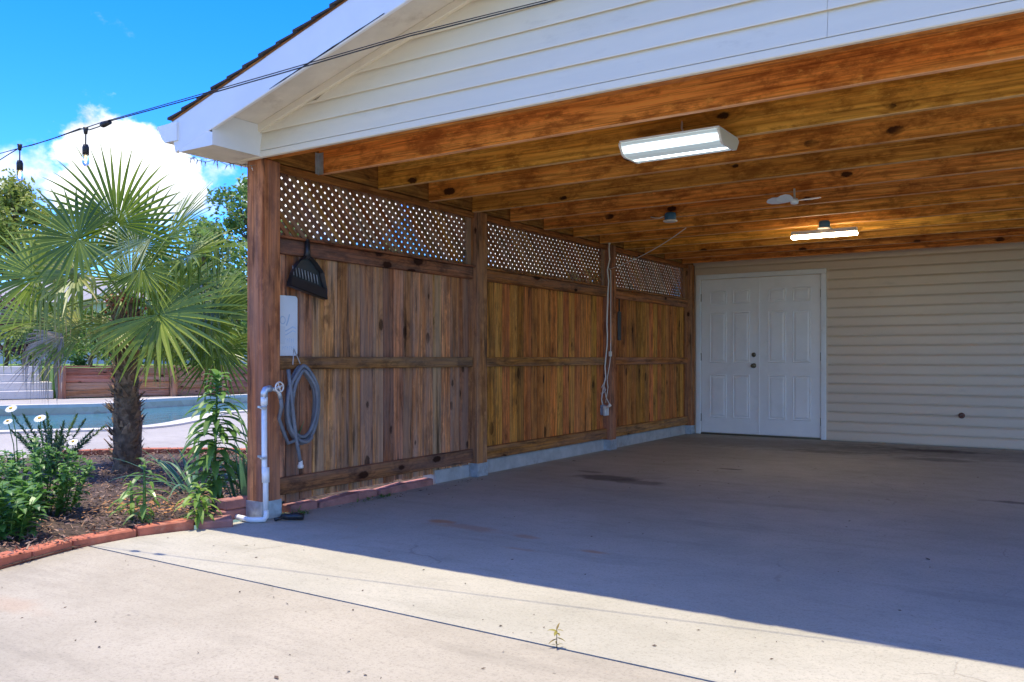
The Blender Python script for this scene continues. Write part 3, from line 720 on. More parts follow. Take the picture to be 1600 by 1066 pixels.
# outline in (y,z): wide mouth low, narrowing to the handle
o0 = [(.215, 1.462), (.535, 1.392), (.545, 1.46), (.515, 1.57), (.455, 1.630), (.405, 1.665), (.36, 1.665), (.30, 1.625), (.245, 1.55)]
n0 = len(o0); ctr = Vector((0, .385, 1.53))
fr_ = [Vector((XF + .055 if i < 2 else XF + .045, p[0], p[1])) for i, p in enumerate(o0)]
bk = [Vector((XF + .012, p[0], p[1])) for p in o0]
inn = [Vector((XF + .018, ctr.y + (p[0] - ctr.y) * .90, ctr.z + (p[1] - ctr.z) * .90)) for p in o0]
for i in range(n0):
    j = (i + 1) % n0
    m.face([bk[i], bk[j], fr_[j], fr_[i]][::-1])
    if i != 0: m.face([fr_[i], fr_[j], inn[j], inn[i]])
m.face([Vector((XF + .014, p.y, p.z)) for p in fr_]); m.face(list(reversed(bk)))
m.build('pan', M_black, dp)
m = MB(); a, b_ = Vector((XF + .056, .218, 1.465)), Vector((XF + .056, .538, 1.396))
m.face([a, b_, b_ + Vector((-.015, .004, .065)), a + Vector((-.015, .006, .065))]); m.face([a + Vector((-.02, .006, .066)), b_ + Vector((-.02, .004, .066)), b_ + Vector((-.03, 0, 0)), a + Vector((-.03, 0, 0))]); m.build('lip', M_black, dp)
for i in range(9):
    y = .262 + i * .026; z = 1.545 - i * .0055
    m = MB(); m.tube([(XF + .0205, y, z + .052), (XF + .0205, y + .012, z - .010)], .0035, 5)
    m.build('slot', plain('slot_grey', (.30, .30, .30), .6) if i == 0 else bpy.data.materials['slot_grey'], dp)
m = MB(); m.tube([(XF + .022, .385, 1.650), (XF + .026, .384, 1.70), (XF + .026, .383, 1.77)], [.026, .019, .016], 12); m.lathe((XF + .026, .383, 1.77), [(.016, 0), (.014, .008), (.005, .010)], 12); m.build('handle', M_black, dp)

sg = empty('pool_sign', (-.07, .25, 1.2), 'white plastic sign with faded blue swimmer marks partly behind the post', 'sign')
m = MB(); pts = []; ya, yb, za, zb_ = .12, .350, 1.016, 1.405
for cx, cy, a0 in ((yb - .02, zb_ - .02, 0), (ya + .02, zb_ - .02, 90), (ya + .02, za + .02, 180), (yb - .02, za + .02, 270)):
    for q in range(5):
        a = R_(a0 + q * 22.5); pts.append((cx + .02 * math.cos(a), cy + .02 * math.sin(a)))
m.face([(-.0725, p[0], p[1]) for p in pts]); m.face([(-.0785, p[0], p[1]) for p in reversed(pts)])
for i in range(len(pts)):
    p, q2 = pts[i], pts[(i + 1) % len(pts)]; m.face([(-.0785, p[0], p[1]), (-.0785, q2[0], q2[1]), (-.0725, q2[0], q2[1]), (-.0725, p[0], p[1])])
m.build('plate', plain('sign_plastic', (.74, .77, .82), .4, var=.03, dirt=(.5, .5, .5), dirtamt=.2), sg)
Mf = plain('faded_blue_print', (.50, .62, .78), .5, var=.12); m = MB()
def stroke(pts_, w_=.006, x=-.0718):
    for p, q2 in zip(pts_[:-1], pts_[1:]):
        d = Vector((0, q2[0] - p[0], q2[1] - p[1])); n_ = Vector((0, -d.z, d.y)).normalized() * w_ / 2
        a = Vector((x, *p)); c_ = Vector((x, *q2)); m.face([a - n_, a + n_, c_ + n_, c_ - n_])
stroke([(.225 + .022 * math.cos(a * .5236), 1.245 + .024 * math.sin(a * .5236)) for a in range(13)])
stroke([(.255, 1.21), (.272, 1.25), (.282, 1.285)], .010); stroke([(.16, 1.19), (.19, 1.205), (.22, 1.19), (.25, 1.175), (.28, 1.19), (.31, 1.205), (.335, 1.195)], .008)
stroke([(.16, 1.165), (.19, 1.18), (.22, 1.165), (.25, 1.15), (.28, 1.165), (.31, 1.18), (.335, 1.17)], .006)
for z in (1.115, 1.065):
    y = .225
    for q in range(6):
        stroke([(y, z - .012), (y, z + .012)], .003); stroke([(y, z + .012), (y + .009, z + (.012 if q % 2 else 0))], .003); y += .018
m.build('faded_print', Mf, sg)
m = MB(); m.box((-.0722, .17, 1.09), (-.071, .245, 1.205)); m.build('panel_outline', plain('sign_grey', (.66, .69, .74), .45), sg)

# spigot pipe on the front post
wp = empty('water_pipe', (.06, -.02, 0), 'white plastic standpipe with grey elbow and tap strapped to the front post', 'water pipe')
px, py = .052, -.028
m = MB(); m.tube([(px + .012, py, .05), (px + .010, py, .28), (px, py, .30), (px - .002, py, .74)], .0168, 14); m.build('riser', M_pvc, wp)
m = MB(); m.tube([(px + .0115, py, .245), (px + .0095, py, .335)], .0225, 14); m.build('coupling', M_pvc, wp)
m = MB(); m.tube([(px - .002, py, .715), (px - .002, py, .765)], .021, 14); m.build('coupling', M_pvc, wp)
m = MB(); m.tube([(px + .013, py, .075), (px + .013, py, .035), (px + .006, py - .006, .02), (px - .02, py - .03, .019), (px - .05, py - .055, .019), (-.05, -.052 - .03, .019), (-.16, -.068, .019), (-.185, -.05, .019), (-.188, -.02, .006)], .0168, 12); m.build('ground_pipe', M_pvc, wp)
m = MB(); m.tube([(px - .002, py, .757), (px - .002, py, .79), (px, py + .008, .808), (px + .003, py + .028, .814), (px + .004, py + .045, .814)], [.021, .021, .022, .021, .021], 14); m.build('elbow', M_galv, wp)
for z in (.225 + .17, .70):
    m = MB(); m.tube([(px - .085, -.003, z), (px - .05, -.004, z), (px - .024, py - .008, z), (px - .008, py - .0215, z), (px + .010, py - .019, z), (px + .021, py, z)], .009, 4, sm=False); m.build('pipe_strap', M_galv, wp)
tp = MB(); tp.tube([(px + .004, py + .04, .814), (px + .010, py + .085, .806), (px + .014, py + .105, .780), (px + .016, py + .112, .752)], [.013, .014, .013, .014], 10); tp.tube([(px + .010, py + .075, .808), (px + .045, py + .072, .822)], .008, 8); tap = tp.build('tap', M_galv, wp)
m = MB(); hc = Vector((px + .048, py + .072, .823))
ringp = [hc + Vector((.004, math.cos(a * math.pi / 8) * .031, math.sin(a * math.pi / 8) * .031)) for a in range(17)]
m.tube(ringp, .0052, 6, cap=False)
for a in range(4): m.tube([hc, hc + Vector((.004, math.cos(a * math.pi / 2 + .4) * .031, math.sin(a * math.pi / 2 + .4) * .031))], .0042, 5)
m.lathe(hc, [(.010, -.006), (.010, .008), (.004, .010)], 10, 'x'); m.build('tap_wheel', plain('tap_wheel_white', (.72, .66, .58), .4, var=.1), tap)

# hose coil
hz = empty('garden_hose', (XF, .33, .7), 'grey garden hose coiled and hung on the weathered fence rail', 'hose')
m = MB(); pts = []; rh = random.Random(4)
nt_ = 5
for k in range(nt_ * 28 + 1):
    a = k / 28 * 2 * math.pi + math.pi / 2; lp = k / 28
    ry = .112 + .012 * math.sin(lp * 2.1) + .004 * lp; rz = .232 + .016 * math.cos(lp * 1.7)
    y = .335 + ry * math.cos(a) + .006 * math.sin(a * 2 + lp); z = .70 + rz * math.sin(a) - .01 * math.sin(lp * 3)
    if math.sin(a) > .55: y = .335 + (y - .335) * (1 - .38 * (math.sin(a) - .55) / .45)
    pts.append((XF + .014 + .017 * (lp % 2.3) + .004 * math.sin(a * 3), y, z))
m.tube(pts, .0125, 8); m.build('coil', M_hose, hz)
m = MB(); m.tube([(XF + .05, .20 + .0, .93), (XF + .055, .215, .80), (XF + .06, .235, .62), (XF + .055, .262, .48), (XF + .05, .285, .40), (XF + .05, .30, .335)], .0125, 8)
m.build('loose_end', M_hose, hz)
m = MB(); m.tube([(px + .016, py + .112, .756), (px + .012, py + .125, .70), (-.0, .13, .62), (-.0, .175, .52), (.0, .205, .46), (XF + .05, .262, .475)], .0125, 8); m.build('feed_end', M_hose, hz)
m = MB(); m.lathe((XF + .05, .303, .29), [(.012, 0), (.019, .004), (.019, .022), (.014, .026), (.014, .05)], 10); m.build('coupling', M_cord, hz)
m = MB(); m.tube([(XF + .03, .255, .96), (XF + .008, .285, 1.06), (XF + .03, .318, .965)], .004, 6); m.build('hanger_cord', plain('hanger_grey', (.45, .45, .46), .5), hz)

nz_ = empty('spray_nozzle', (.1, .12, 0), 'black hose spray nozzle lying on the concrete beside the pipe', 'nozzle')
m = MB(); m.tube([(.085, .075, .022), (.13, .10, .024), (.17, .125, .026), (.205, .145, .024)], [.016, .020, .022, .019], 10); m.build('barrel', M_black, nz_)
m = MB(); m.tube([(.10, .08, .02), (.085, .055, .014), (.075, .03, .011)], [.013, .010, .012], 8); m.build('grip', M_black, nz_)

hk = empty('hanging_tool', (XF, 5.0, 1.5), 'slim black tool hanging beside the third post', 'tool')
m = MB(); m.tube([(XF + .012, 5.02, 1.66), (XF + .014, 5.02, 1.52)], .008, 8); m.build('handle', M_black, hk)
m = MB(); m.box((XF + .003, 4.985, 1.20), (XF + .022, 5.055, 1.52)); m.build('blade', M_black, hk, None, .006)

# ------------------------------------------------------------------ electrics on the third post and the ceiling
ob = empty('outlet_box', (.0, 4.73, .44), 'grey outdoor outlet box with white plugs on the third post', 'outlet')
oz = .44; oy = 4.738
pbox('box_body', (-.150, oy - .062, oz - .055), (-.045, oy - .001, oz + .055), M_greybox, ob, .012)
pbox('cover', (-.118, oy - .066, oz - .02), (-.085, oy - .0625, oz + .02), M_cord, ob, .002)
pbox('cover_flap', (-.044, oy - .085, oz - .06), (-.012, oy - .002, oz + .045), plain('outlet_ivory', (.66, .64, .60), .5), ob, .005)
pbox('plug', (-.03, oy - .12, oz + .01), (.012, oy - .086, oz + .040), M_cord, ob, .006)
m = MB(); m.tube([(.0, oy - .10, oz + .028), (.035, oy - .11, oz + .045), (.06, oy - .11, oz + .062)], [.014, .013, .016], 8); m.build('plug', M_cord, ob)
JF = JY[7]   # joist near the third post
def sagline(p, q, n=10, sag=.0, wob=0, seed=0):
    p, q = Vector(p), Vector(q); r = random.Random(seed); out = []
    for i in range(n + 1):
        u = i / n; v = p.lerp(q, u); v.z -= sag * 4 * u * (1 - u)
        if 0 < i < n: v += Vector((r.uniform(-wob, wob), r.uniform(-wob, wob), 0))
        out.append(v)
    return out
pc = empty('power_cord', (.0, 4.6, 1), 'white cord hanging straight from a joist to the outlet box', 'cord')
m = MB(); top = Vector((.10, JF - .005, Z_J - .004))
m.tube([top] + sagline((.095, JF - .003, 2.16), (-.04, oy - .03, .80), 12, 0, .008, 2) + [(-.07, oy - .05, .62), (-.085, oy - .04, .55), (-.075, oy - .03, .495)], .0075, 6); m.build('cable', M_cord, pc)
m = MB(); m.tube([(-.045, oy - .03, .76), (-.10, oy - .035, .66), (-.08, oy - .05, .60), (-.03, oy - .045, .66), (-.06, oy - .04, .72), (-.02, oy - .06, .58), (.03, oy - .08, .51), (.01, oy - .10, .47)], .005, 6); m.build('loop', M_cord, pc)
m = MB(); m.lathe((.10, JF - .005, Z_J - .016), [(.006, 0), (.014, .004), (.014, .014)], 8); m.build('clip', M_cord, pc)
ec = empty('extension_cord', (.3, 4.5, 2), 'thin white cord swagged from a joist across to the third post', 'cord')
j6 = JY[6]
P0 = Vector((1.16, j6 + .05, Z_J - .002)); P1 = Vector((.42, 4.45, 2.02)); P2 = Vector((.008, 4.70, 1.965))
m = MB(); m.tube(sagline(P0, P1, 8, .02), .0042, 6); m.tube(sagline(P1, P2, 6, .008), .0042, 6)
m.tube([P2, (.010, 4.73, 1.95)] + sagline((.010, 4.732, 1.93), (.008, 4.732, 1.07), 5, 0, .002) + sagline((.008, 4.730, 1.02), (-.035, 4.70, .52), 6, 0, .012, 8), .0042, 6); m.build('cable', M_cord, ec)
m = MB(); m.lathe(P1 - Vector((0, 0, .012)), [(.008, 0), (.017, .006), (.017, .02), (.006, .026)], 8); m.build('connector', M_cord, ec)
pbox('connector', (-.008, 4.712, 1.02), (.024, 4.736, 1.075), M_cord, ec, .005)

def roundbox(parent, c, r=.052, h=.062, plate=None):
    m = MB(); m.lathe((c[0], c[1], c[2]), [(r * .96, 0), (r, .004), (r * .97, h * .8), (r * .8, h), (r * .3, h + .001)], 20); m.build('junction_box', M_blue, parent)
    if plate:
        m = MB(); m.lathe((c[0], c[1], c[2] - .014), [(plate * .8, 0), (plate, .006), (plate, .0135)], 24); m.build('cover_plate', M_cord, parent)
fl = empty('fluorescent_light', (2.345, .90, 2.17), 'wraparound fluorescent light with blue-white lens under the front joists', 'light')
Mlens, t, b = newmat('prismatic_lens'); b.inputs['Base Color'].default_value = (.42, .50, .52, 1); b.inputs['Roughness'].default_value = .25
c = coords(t, False); sx = t.nodes.new('ShaderNodeSeparateXYZ'); t.links.new(c, sx.inputs[0])
g = nmath(t, 'ADD', nrange(t, nmath(t, 'ABSOLUTE', nmath(t, 'SUBTRACT', sx.outputs[1], .02)), .006, .030, 1, 0), nrange(t, nmath(t, 'ABSOLUTE', nmath(t, 'ADD', sx.outputs[1], .130)), .004, .018, 1, 0))
ends = nrange(t, nmath(t, 'ABSOLUTE', sx.outputs[0]), .22, .262, 1, .25)
b.inputs['Emission Color'].default_value = (.80, .95, 1, 1)
t.links.new(nmath(t, 'ADD', nmath(t, 'MULTIPLY', nmath(t, 'MULTIPLY', g, ends), 3.6), .10), b.inputs['Emission Strength'])
m = MB(); Lf = .275; prof = [(-.150, .070), (-.151, .058), (-.112, .012), (-.085, .004), (.085, .004), (.112, .012), (.151, .058), (.150, .070)]
for i in range(len(prof) - 1):
    p, q2 = prof[i], prof[i + 1]; m.face([(-Lf, p[0], p[1]), (-Lf, q2[0], q2[1]), (Lf, q2[0], q2[1]), (Lf, p[0], p[1])][::-1], False)
FM = Matrix.Translation((2.345, .90, 2.125))
m.build('lens', Mlens, fl, FM)
for s_ in (-1, 1):
    m = MB(); P_ = [(s_ * (Lf + .001), p[0] * 1.03, p[1] - (.003 if p[1] < .04 else 0)) for p in prof]; Q_ = [(s_ * (Lf + .014), p[1], p[2]) for p in P_]
    m.face(P_); m.face(list(reversed(Q_)))
    for i in range(len(P_)): m.face([P_[i], P_[(i + 1) % 8], Q_[(i + 1) % 8], Q_[i]])
    m.build('end_cap', M_cord, fl, FM)
m = MB(); m.box((-Lf - .01, -.152, .0705), (Lf + .01, .152, .082)); m.build('tray', M_white, fl, FM)
roundbox(fl, (2.345, 1.022, 2.208), .056, .058)
m = MB(); m.tube([(2.325, 1.04, 2.265), (2.305, 1.05, 2.31), (2.30, 1.07, 2.37)], .006, 6); m.build('cable', M_cord, fl)
lb = empty('led_bar_light', (2.28, 4.43, 2.12), 'lit narrow light bar glowing warm white near the house wall', 'light')
yb_ = JY[7] - .065
Mled, t, b = newmat('led_diffuser'); b.inputs['Base Color'].default_value = (.9, .85, .75, 1); b.inputs['Emission Color'].default_value = (1, .83, .56, 1); b.inputs['Emission Strength'].default_value = 22
x0, x1 = on_x = (2.01, 2.58)
pbox('housing', (x0, yb_ - .028, 2.130), (x1, yb_ + .028, 2.168), M_cord, lb, .003)
pbox('diffuser', (x0 - .002, yb_ - .026, 2.098), (x1 + .002, yb_ + .026, 2.1292), Mled, lb, .008)
roundbox(lb, (2.30, yb_, 2.184), .05, .062, .064)
jb = empty('ceiling_box', (1.29, JY[5] - .06, 2.17), 'blue round junction box with white blank cover and stub of cable', 'junction box')
roundbox(jb, (1.29, JY[5] - .056, 2.185), .05, .066, .062)
m = MB(); m.tube([(1.235, JY[5] - .06, 2.225), (1.19, JY[5] - .055, 2.215), (1.14, JY[5] - .04, 2.222), (1.09, JY[5] - .012, 2.238)], .005, 6); m.build('cable', M_cord, jb)
cf = empty('ceiling_fan', (2.50, 2.66, 2.15), 'small white ceiling fan with three rounded blades under the joists', 'ceiling fan')
fc = Vector((2.50, JY[4] - .10, 2.135))
m = MB(); m.lathe(fc, [(.012, -.028), (.026, -.024), (.030, -.004), (.024, .012), (.008, .016), (.007, .085)], 16); m.build('hub', M_white, cf)
for ang, pit in ((200, 25), (248, 28), (-8, 4)):
    a = R_(ang); d = Vector((math.cos(a), math.sin(a), 0)); s_ = Vector((-math.sin(a) * math.cos(R_(pit)), math.cos(a) * math.cos(R_(pit)), math.sin(R_(pit))))
    m = MB(); out = [(.02, .010), (.06, .028), (.11, .042), (.155, .040), (.185, .022), (.192, 0)]
    up = [fc + d * x + s_ * y * (1.15) for x, y in out]; dn = [fc + d * x - s_ * y * .75 for x, y in reversed(out[:-1])]
    P_ = up + dn; m.face(P_); m.face([p - Vector((0, 0, .003)) for p in reversed(P_)]); m.build('blade', M_white, cf)

# ------------------------------------------------------------------ string lights
def wire_pt(px_, py_, a=-.917, bb=.164):
    d = RV * ((px_ - 800) / 1320) + FV + Vector((0, 0, (560 - py_) / 1320))
    t_ = (a + bb * CAM.x - CAM.y) / (d.y - bb * d.x); return CAM + d * t_
sl = empty('string_lights', (-.5, -1.0, 2.2), 'black outdoor string lights with clear bulbs strung towards the gable', 'string lights')
A0 = wire_pt(0, 240); A1 = wire_pt(280, 157); A2 = wire_pt(855, 0)
far_l = A0 + (A0 - wire_pt(160, 191)) * 4.0 + Vector((0, 0, .22)); far_r = Vector((5.2, -.06, 2.78))
m = MB(); m.tube([far_l, A0.lerp(far_l, .4) - Vector((0, 0, .03)), A0, wire_pt(75, 219.5), wire_pt(160, 191), A1, wire_pt(430, 114), wire_pt(640, 53), A2, far_r], .0024, 6); m.build('support_cable', M_wire, sl)
B = [wire_pt(0, 250), wire_pt(14, 241), wire_pt(31, 231), wire_pt(50, 227), wire_pt(85, 216), wire_pt(125, 201), wire_pt(140, 203), wire_pt(155, 198), wire_pt(166, 191), wire_pt(280, 160), wire_pt(430, 117.5), wire_pt(640, 56.5), wire_pt(855, 3.5), far_r + Vector((.02, 0, -.02))]
fl2 = far_l + Vector((0, 0, -.05))
m = MB(); m.tube([fl2, B[0].lerp(fl2, .5) - Vector((0, 0, .06))] + B, .0030, 6); m.build('light_cable', M_wire, sl)
Mglass, t, b = newmat('bulb_glass'); b.inputs['Base Color'].default_value = (1, .93, .82, 1); b.inputs['Roughness'].default_value = .03; b.inputs['Transmission Weight'].default_value = .93; b.inputs['IOR'].default_value = 1.25
Mfil, t, b = newmat('bulb_filament'); b.inputs['Base Color'].default_value = (1, .6, .25, 1); b.inputs['Emission Color'].default_value = (1, .62, .25, 1); b.inputs['Emission Strength'].default_value = 2.2
for px_, py_ in ((31, 229), (134, 203)):
    c = wire_pt(px_, py_); 
    m = MB(); m.tube([c + Vector((0, 0, .012)), c - Vector((0, 0, .022))], [.014, .009], 8); m.tube([c - Vector((0, 0, .02)), c - Vector((.001, 0, .08))], .0035, 6)
    m.lathe(c - Vector((0, 0, .135)), [(.017, 0), (.0175, .040), (.012, .056), (.004, .058)], 14); sk = m.build('socket', M_wire, sl)
    m = MB(); m.lathe(c - Vector((0, 0, .197)), [(.003, 0), (.011, .004), (.0185, .018), (.0195, .032), (.0165, .052), (.0135, .063)], 16); m.build('bulb', Mglass, sk)
    m = MB(); m.tube([c - Vector((0, 0, .14)), c - Vector((.004, 0, .160)), c - Vector((-.004, 0, .168)), c - Vector((.003, 0, .178))], .0028, 5); m.build('filament', Mfil, sk)
m = MB(); pA, pB = wire_pt(158, 196), wire_pt(172, 190.5); m.tube([pA, pA.lerp(pB, .2), pB], [.010, .017, .013], 8); m.build('plug_joint', M_wire, sl)

fy = empty('fairy_lights', (-.1, -.2, 2.22), 'clear mini fairy lights tacked along the underside of the eave corner', 'string lights')
rf_ = random.Random(9); m = MB(); mb2 = MB(); prev = None; path = []
for k in range(26):
    u = k / 25; path.append(Vector((-.255 + .14 * u + .02 * math.sin(k * 2.1) + .12 * max(0, u - .6), OV + .03 + .36 * u + .03 * math.sin(k * 1.3), 2.218 - .012 * abs(math.sin(k * .9)) - (.01 if k % 3 else .022))))
m.tube(path, .0018, 5)
for k in range(1, 25):
    if k % 2 == 0 or k % 5 == 0:
        p = path[k]; d = Vector((rf_.uniform(-.5, .5), rf_.uniform(-.5, .5), -1)).normalized()
        m.tube([p, p + d * .016], .003, 5); mb2.tube([p + d * .015, p + d * .034], [.0035, .0012], 5)
m.build('wire', plain('fairy_wire_green', (.20, .19, .15), .6), fy); mb2.build('mini_bulb', plain('clear_mini_bulb', (.72, .68, .60), .2), fy)['kind'] = 'stuff'

# ------------------------------------------------------------------ plants
def blade(m, tl, base, d, up, L, W, droop=.3, segs=5, fold=.25, tint=.5, prof=None, curl=0):
    """leaf: strip with a folded midrib that bends down along its length"""
    d = Vector(d).normalized(); s = d.cross(Vector(up))
    s = s.normalized() if s.length > 1e-4 else d.orthogonal().normalized()
    n_ = s.cross(d).normalized(); rows = []; p = Vector(base); dirv = d.copy()
    for i in range(segs + 1):
        u = i / segs
        wv = W * (prof(u) if prof else math.sin(math.pi * min(1, (u * .92 + .08)) ** .8) ** .8 if u < 1 else 0)
        if i == segs: wv = W * .03
        nn = s.cross(dirv).normalized()
        rows.append((p - s * wv / 2 + nn * fold * wv * .5, p.copy(), p + s * wv / 2 + nn * fold * wv * .5))
        dirv = (dirv + Vector((0, 0, -1)) * droop * (1.2 / segs) * (.4 + 1.2 * u)).normalized()
        p = p + dirv * L / segs
    for i in range(segs):
        a, b_ = rows[i], rows[i + 1]
        m.face([a[0], a[1], b_[1], b_[0]], True); m.face([a[1], a[2], b_[2], b_[1]], True)
        tl += [tint, tint]
def finish(m, tl, name, mat, parent):
    o = m.build(name, mat, parent); a = o.data.attributes.new('tint', 'FLOAT', 'FACE')
    tl = tl + [.5] * (len(o.data.polygons) - len(tl)); a.data.foreach_set('value', tl[:len(o.data.polygons)]); return o
Mstem = plain('green_stem', (.10, .20, .04), .6, var=.2)
Mstemb = plain('brown_stem', (.16, .10, .05), .7, var=.2)

# --- windmill palm
pal = empty('palm_tree', (-2.5, .67, .03), 'windmill palm with shaggy brown trunk and fan leaves in the mulch bed', 'palm tree')
PB = Vector((-2.5, .67, .03)); CC = -FV; PX = 7.13 / 1320
def pim(px_, py_, fwd=0):   # a point in the plane of the trunk, seen at this pixel, moved towards the viewer's side by fwd metres
    d = RV * ((px_ - 800) / 1320) + FV + Vector((0, 0, (560 - py_) / 1320))
    return CAM + d * (7.13 - fwd)
Mtrunk = plain('palm_fibre', (.20, .13, .08), .95, var=.5, scale=22, bump=1.0, dirt=(.27, .19, .12), dirtamt=.5)
m = MB(); prof = []; rp = random.Random(2); trk_top = 1.52
def tr_r(z): return .088 + .022 * math.sin(z * 3.1 + .5) + (.05 * max(0, .14 - z) / .14) + (.035 if z > 1.15 else 0) * min(1, (z - 1.15) / .2 if z > 1.15 else 0)
pts = [PB + Vector((.012 * math.sin(z * 2.5), .01 * math.cos(z * 2), z)) for z in [i * trk_top / 22 - .05 for i in range(23)]]
m.tube(pts, [tr_r(i * trk_top / 22) for i in range(23)], 22)
for i, v in enumerate(m.v):
    q = Vector(v) - PB; rr = mnoise.noise(Vector((q.x * 22, q.y * 22, q.z * 16))) * .016
    rad = Vector((q.x, q.y, 0)); rad = rad.normalized() if rad.length > .01 else Vector((0, 0, 0))
    m.v[i] = tuple(Vector(v) + rad * rr)
m.build('trunk', Mtrunk, pal)
ms_ = MB()
for k in range(330):     # old leaf bases and loose fibre
    z = rp.uniform(.08, 1.5); a = rp.uniform(0, 6.283); r0 = tr_r(z) * .93; o_ = Vector((math.cos(a), math.sin(a), 0)); s_ = Vector((-o_.y, o_.x, 0))
    b0 = PB + o_ * r0 + Vector((0, 0, z)); up_ = rp.uniform(.6, 1.6); L = rp.uniform(.045, .11) * (1.3 if rp.random() < .2 else 1); W = rp.uniform(.012, .035)
    d = (o_ + Vector((0, 0, up_)) + s_ * rp.uniform(-.5, .5)).normalized() * L
    ms_.face([b0 - s_ * W, b0 + s_ * W, b0 + d + s_ * W * .25 + o_ * .006, b0 + d - s_ * W * .25]); ms_.face([b0 - s_ * W + o_ * .012, b0 + d, b0 + s_ * W + o_ * .012])
for k in range(700):
    z = rp.uniform(.05, 1.55); a = rp.uniform(0, 6.283); r0 = tr_r(z); o_ = Vector((math.cos(a), math.sin(a), 0)); s_ = Vector((-o_.y, o_.x, 0))
    b0 = PB + o_ * r0 * .98 + Vector((0, 0, z)); d = (o_ * rp.uniform(.1, .8) + s_ * rp.uniform(-1, 1) + Vector((0, 0, rp.uniform(-1, .6)))).normalized() * rp.uniform(.03, .11)
    ms_.face([b0, b0 + s_ * .003 + Vector((0, 0, .003)), b0 + d])
ms_.build('leaf_bases', plain('palm_old_leaf_base', (.33, .22, .14), .9, var=.5, scale=14), pal)['kind'] = 'stuff'
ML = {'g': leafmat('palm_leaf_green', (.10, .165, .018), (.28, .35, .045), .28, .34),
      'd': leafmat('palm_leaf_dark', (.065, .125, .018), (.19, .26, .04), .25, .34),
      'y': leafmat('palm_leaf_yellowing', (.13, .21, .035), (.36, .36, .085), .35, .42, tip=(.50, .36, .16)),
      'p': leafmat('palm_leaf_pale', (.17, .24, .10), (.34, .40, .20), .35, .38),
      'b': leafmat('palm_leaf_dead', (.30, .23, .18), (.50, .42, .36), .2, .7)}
Mpet = plain('palm_petiole', (.20, .27, .06), .5, var=.2)
crown = pim(197, 500)
def fan(hub, axis, nrm, Rr, spread, hang, mat, seed, nseg=32, start=None, droop=.12, cup=.12):
    r = random.Random(seed); axis = Vector(axis).normalized(); nrm = Vector(nrm); nrm = (nrm - axis * nrm.dot(axis)).normalized(); sd_ = nrm.cross(axis)
    lf = MB(); tl = []; hub = Vector(hub)
    st = start or (PB + Vector((0, 0, 1.42 + r.uniform(-.12, .1)))); mid = st.lerp(hub, .5) + Vector((0, 0, .07 * (hub - st).length))
    m = MB(); m.tube([st, st.lerp(mid, .5) + Vector((0, 0, .015)), mid, mid.lerp(hub, .5) + Vector((0, 0, .01)), hub], [.013, .011, .009, .008, .006], 6)
    leaf = m.build('leaf_stalk', Mpet, pal)
    dth = R_(spread) / nseg
    for i in range(nseg):
        th = -R_(spread) / 2 + (i + .5) * dth; rel = abs(th) / R_(150)
        Ri = Rr * (1 - .30 * rel ** 2) * r.uniform(.93, 1.05); d0 = (axis * math.cos(th) + sd_ * math.sin(th) + nrm * (cup + r.uniform(-.04, .04))).normalized()
        side = (-axis * math.sin(th) + sd_ * math.cos(th)); rs = .38 * Rr; wmax = rs * math.tan(dth / 2) * .98
        bend = r.random() < hang; bp_ = r.uniform(.42, .62); rows = []; p = hub + d0 * .015; dv = d0.copy(); K = 8; prevu = 0
        kink = r.uniform(-.25, .25)
        for k in range(K + 1):
            u = k / K; rho = u * Ri
            if k > 0:
                if bend and u > bp_: dv = (dv * .35 + Vector((0, 0, -1)) + side * kink * .4).normalized()
                else: dv = (dv + Vector((0, 0, -droop * u * .55))).normalized()
                p = p + dv * (Ri / K)
            wv = max(.002, rho * math.tan(dth / 2) * 1.06) if rho <= rs else wmax * max(0.04, .80 * (1 - ((rho - rs) / (Ri - rs)) ** 1.8) + .16 * (1 - (rho - rs) / (Ri - rs)))
            nn = dv.cross(side); nn = nn.normalized() if nn.length > 1e-5 else nrm
            if nn.dot(nrm) < 0: nn = -nn
            f_ = .55 * wv
            rows.append((p - side * wv + nn * f_, p - nn * f_ * .3, p + side * wv + nn * f_))
        tv = r.random()
        for k in range(K):
            a, b_ = rows[k], rows[k + 1]; lf.face([a[0], a[1], b_[1], b_[0]]); lf.face([a[1], a[2], b_[2], b_[1]])
            tt = min(1, tv * .7 + .0 + (.42 if k == K - 1 else (.2 if k == K - 2 else 0))); tl += [tt, tt]
    finish(lf, tl, 'fan_blade', ML[mat], leaf); return leaf
UP = Vector((0, 0, 1))
def ax(deg, fwd=0.0): return RV * math.cos(R_(deg)) + UP * math.sin(R_(deg)) + CC * fwd
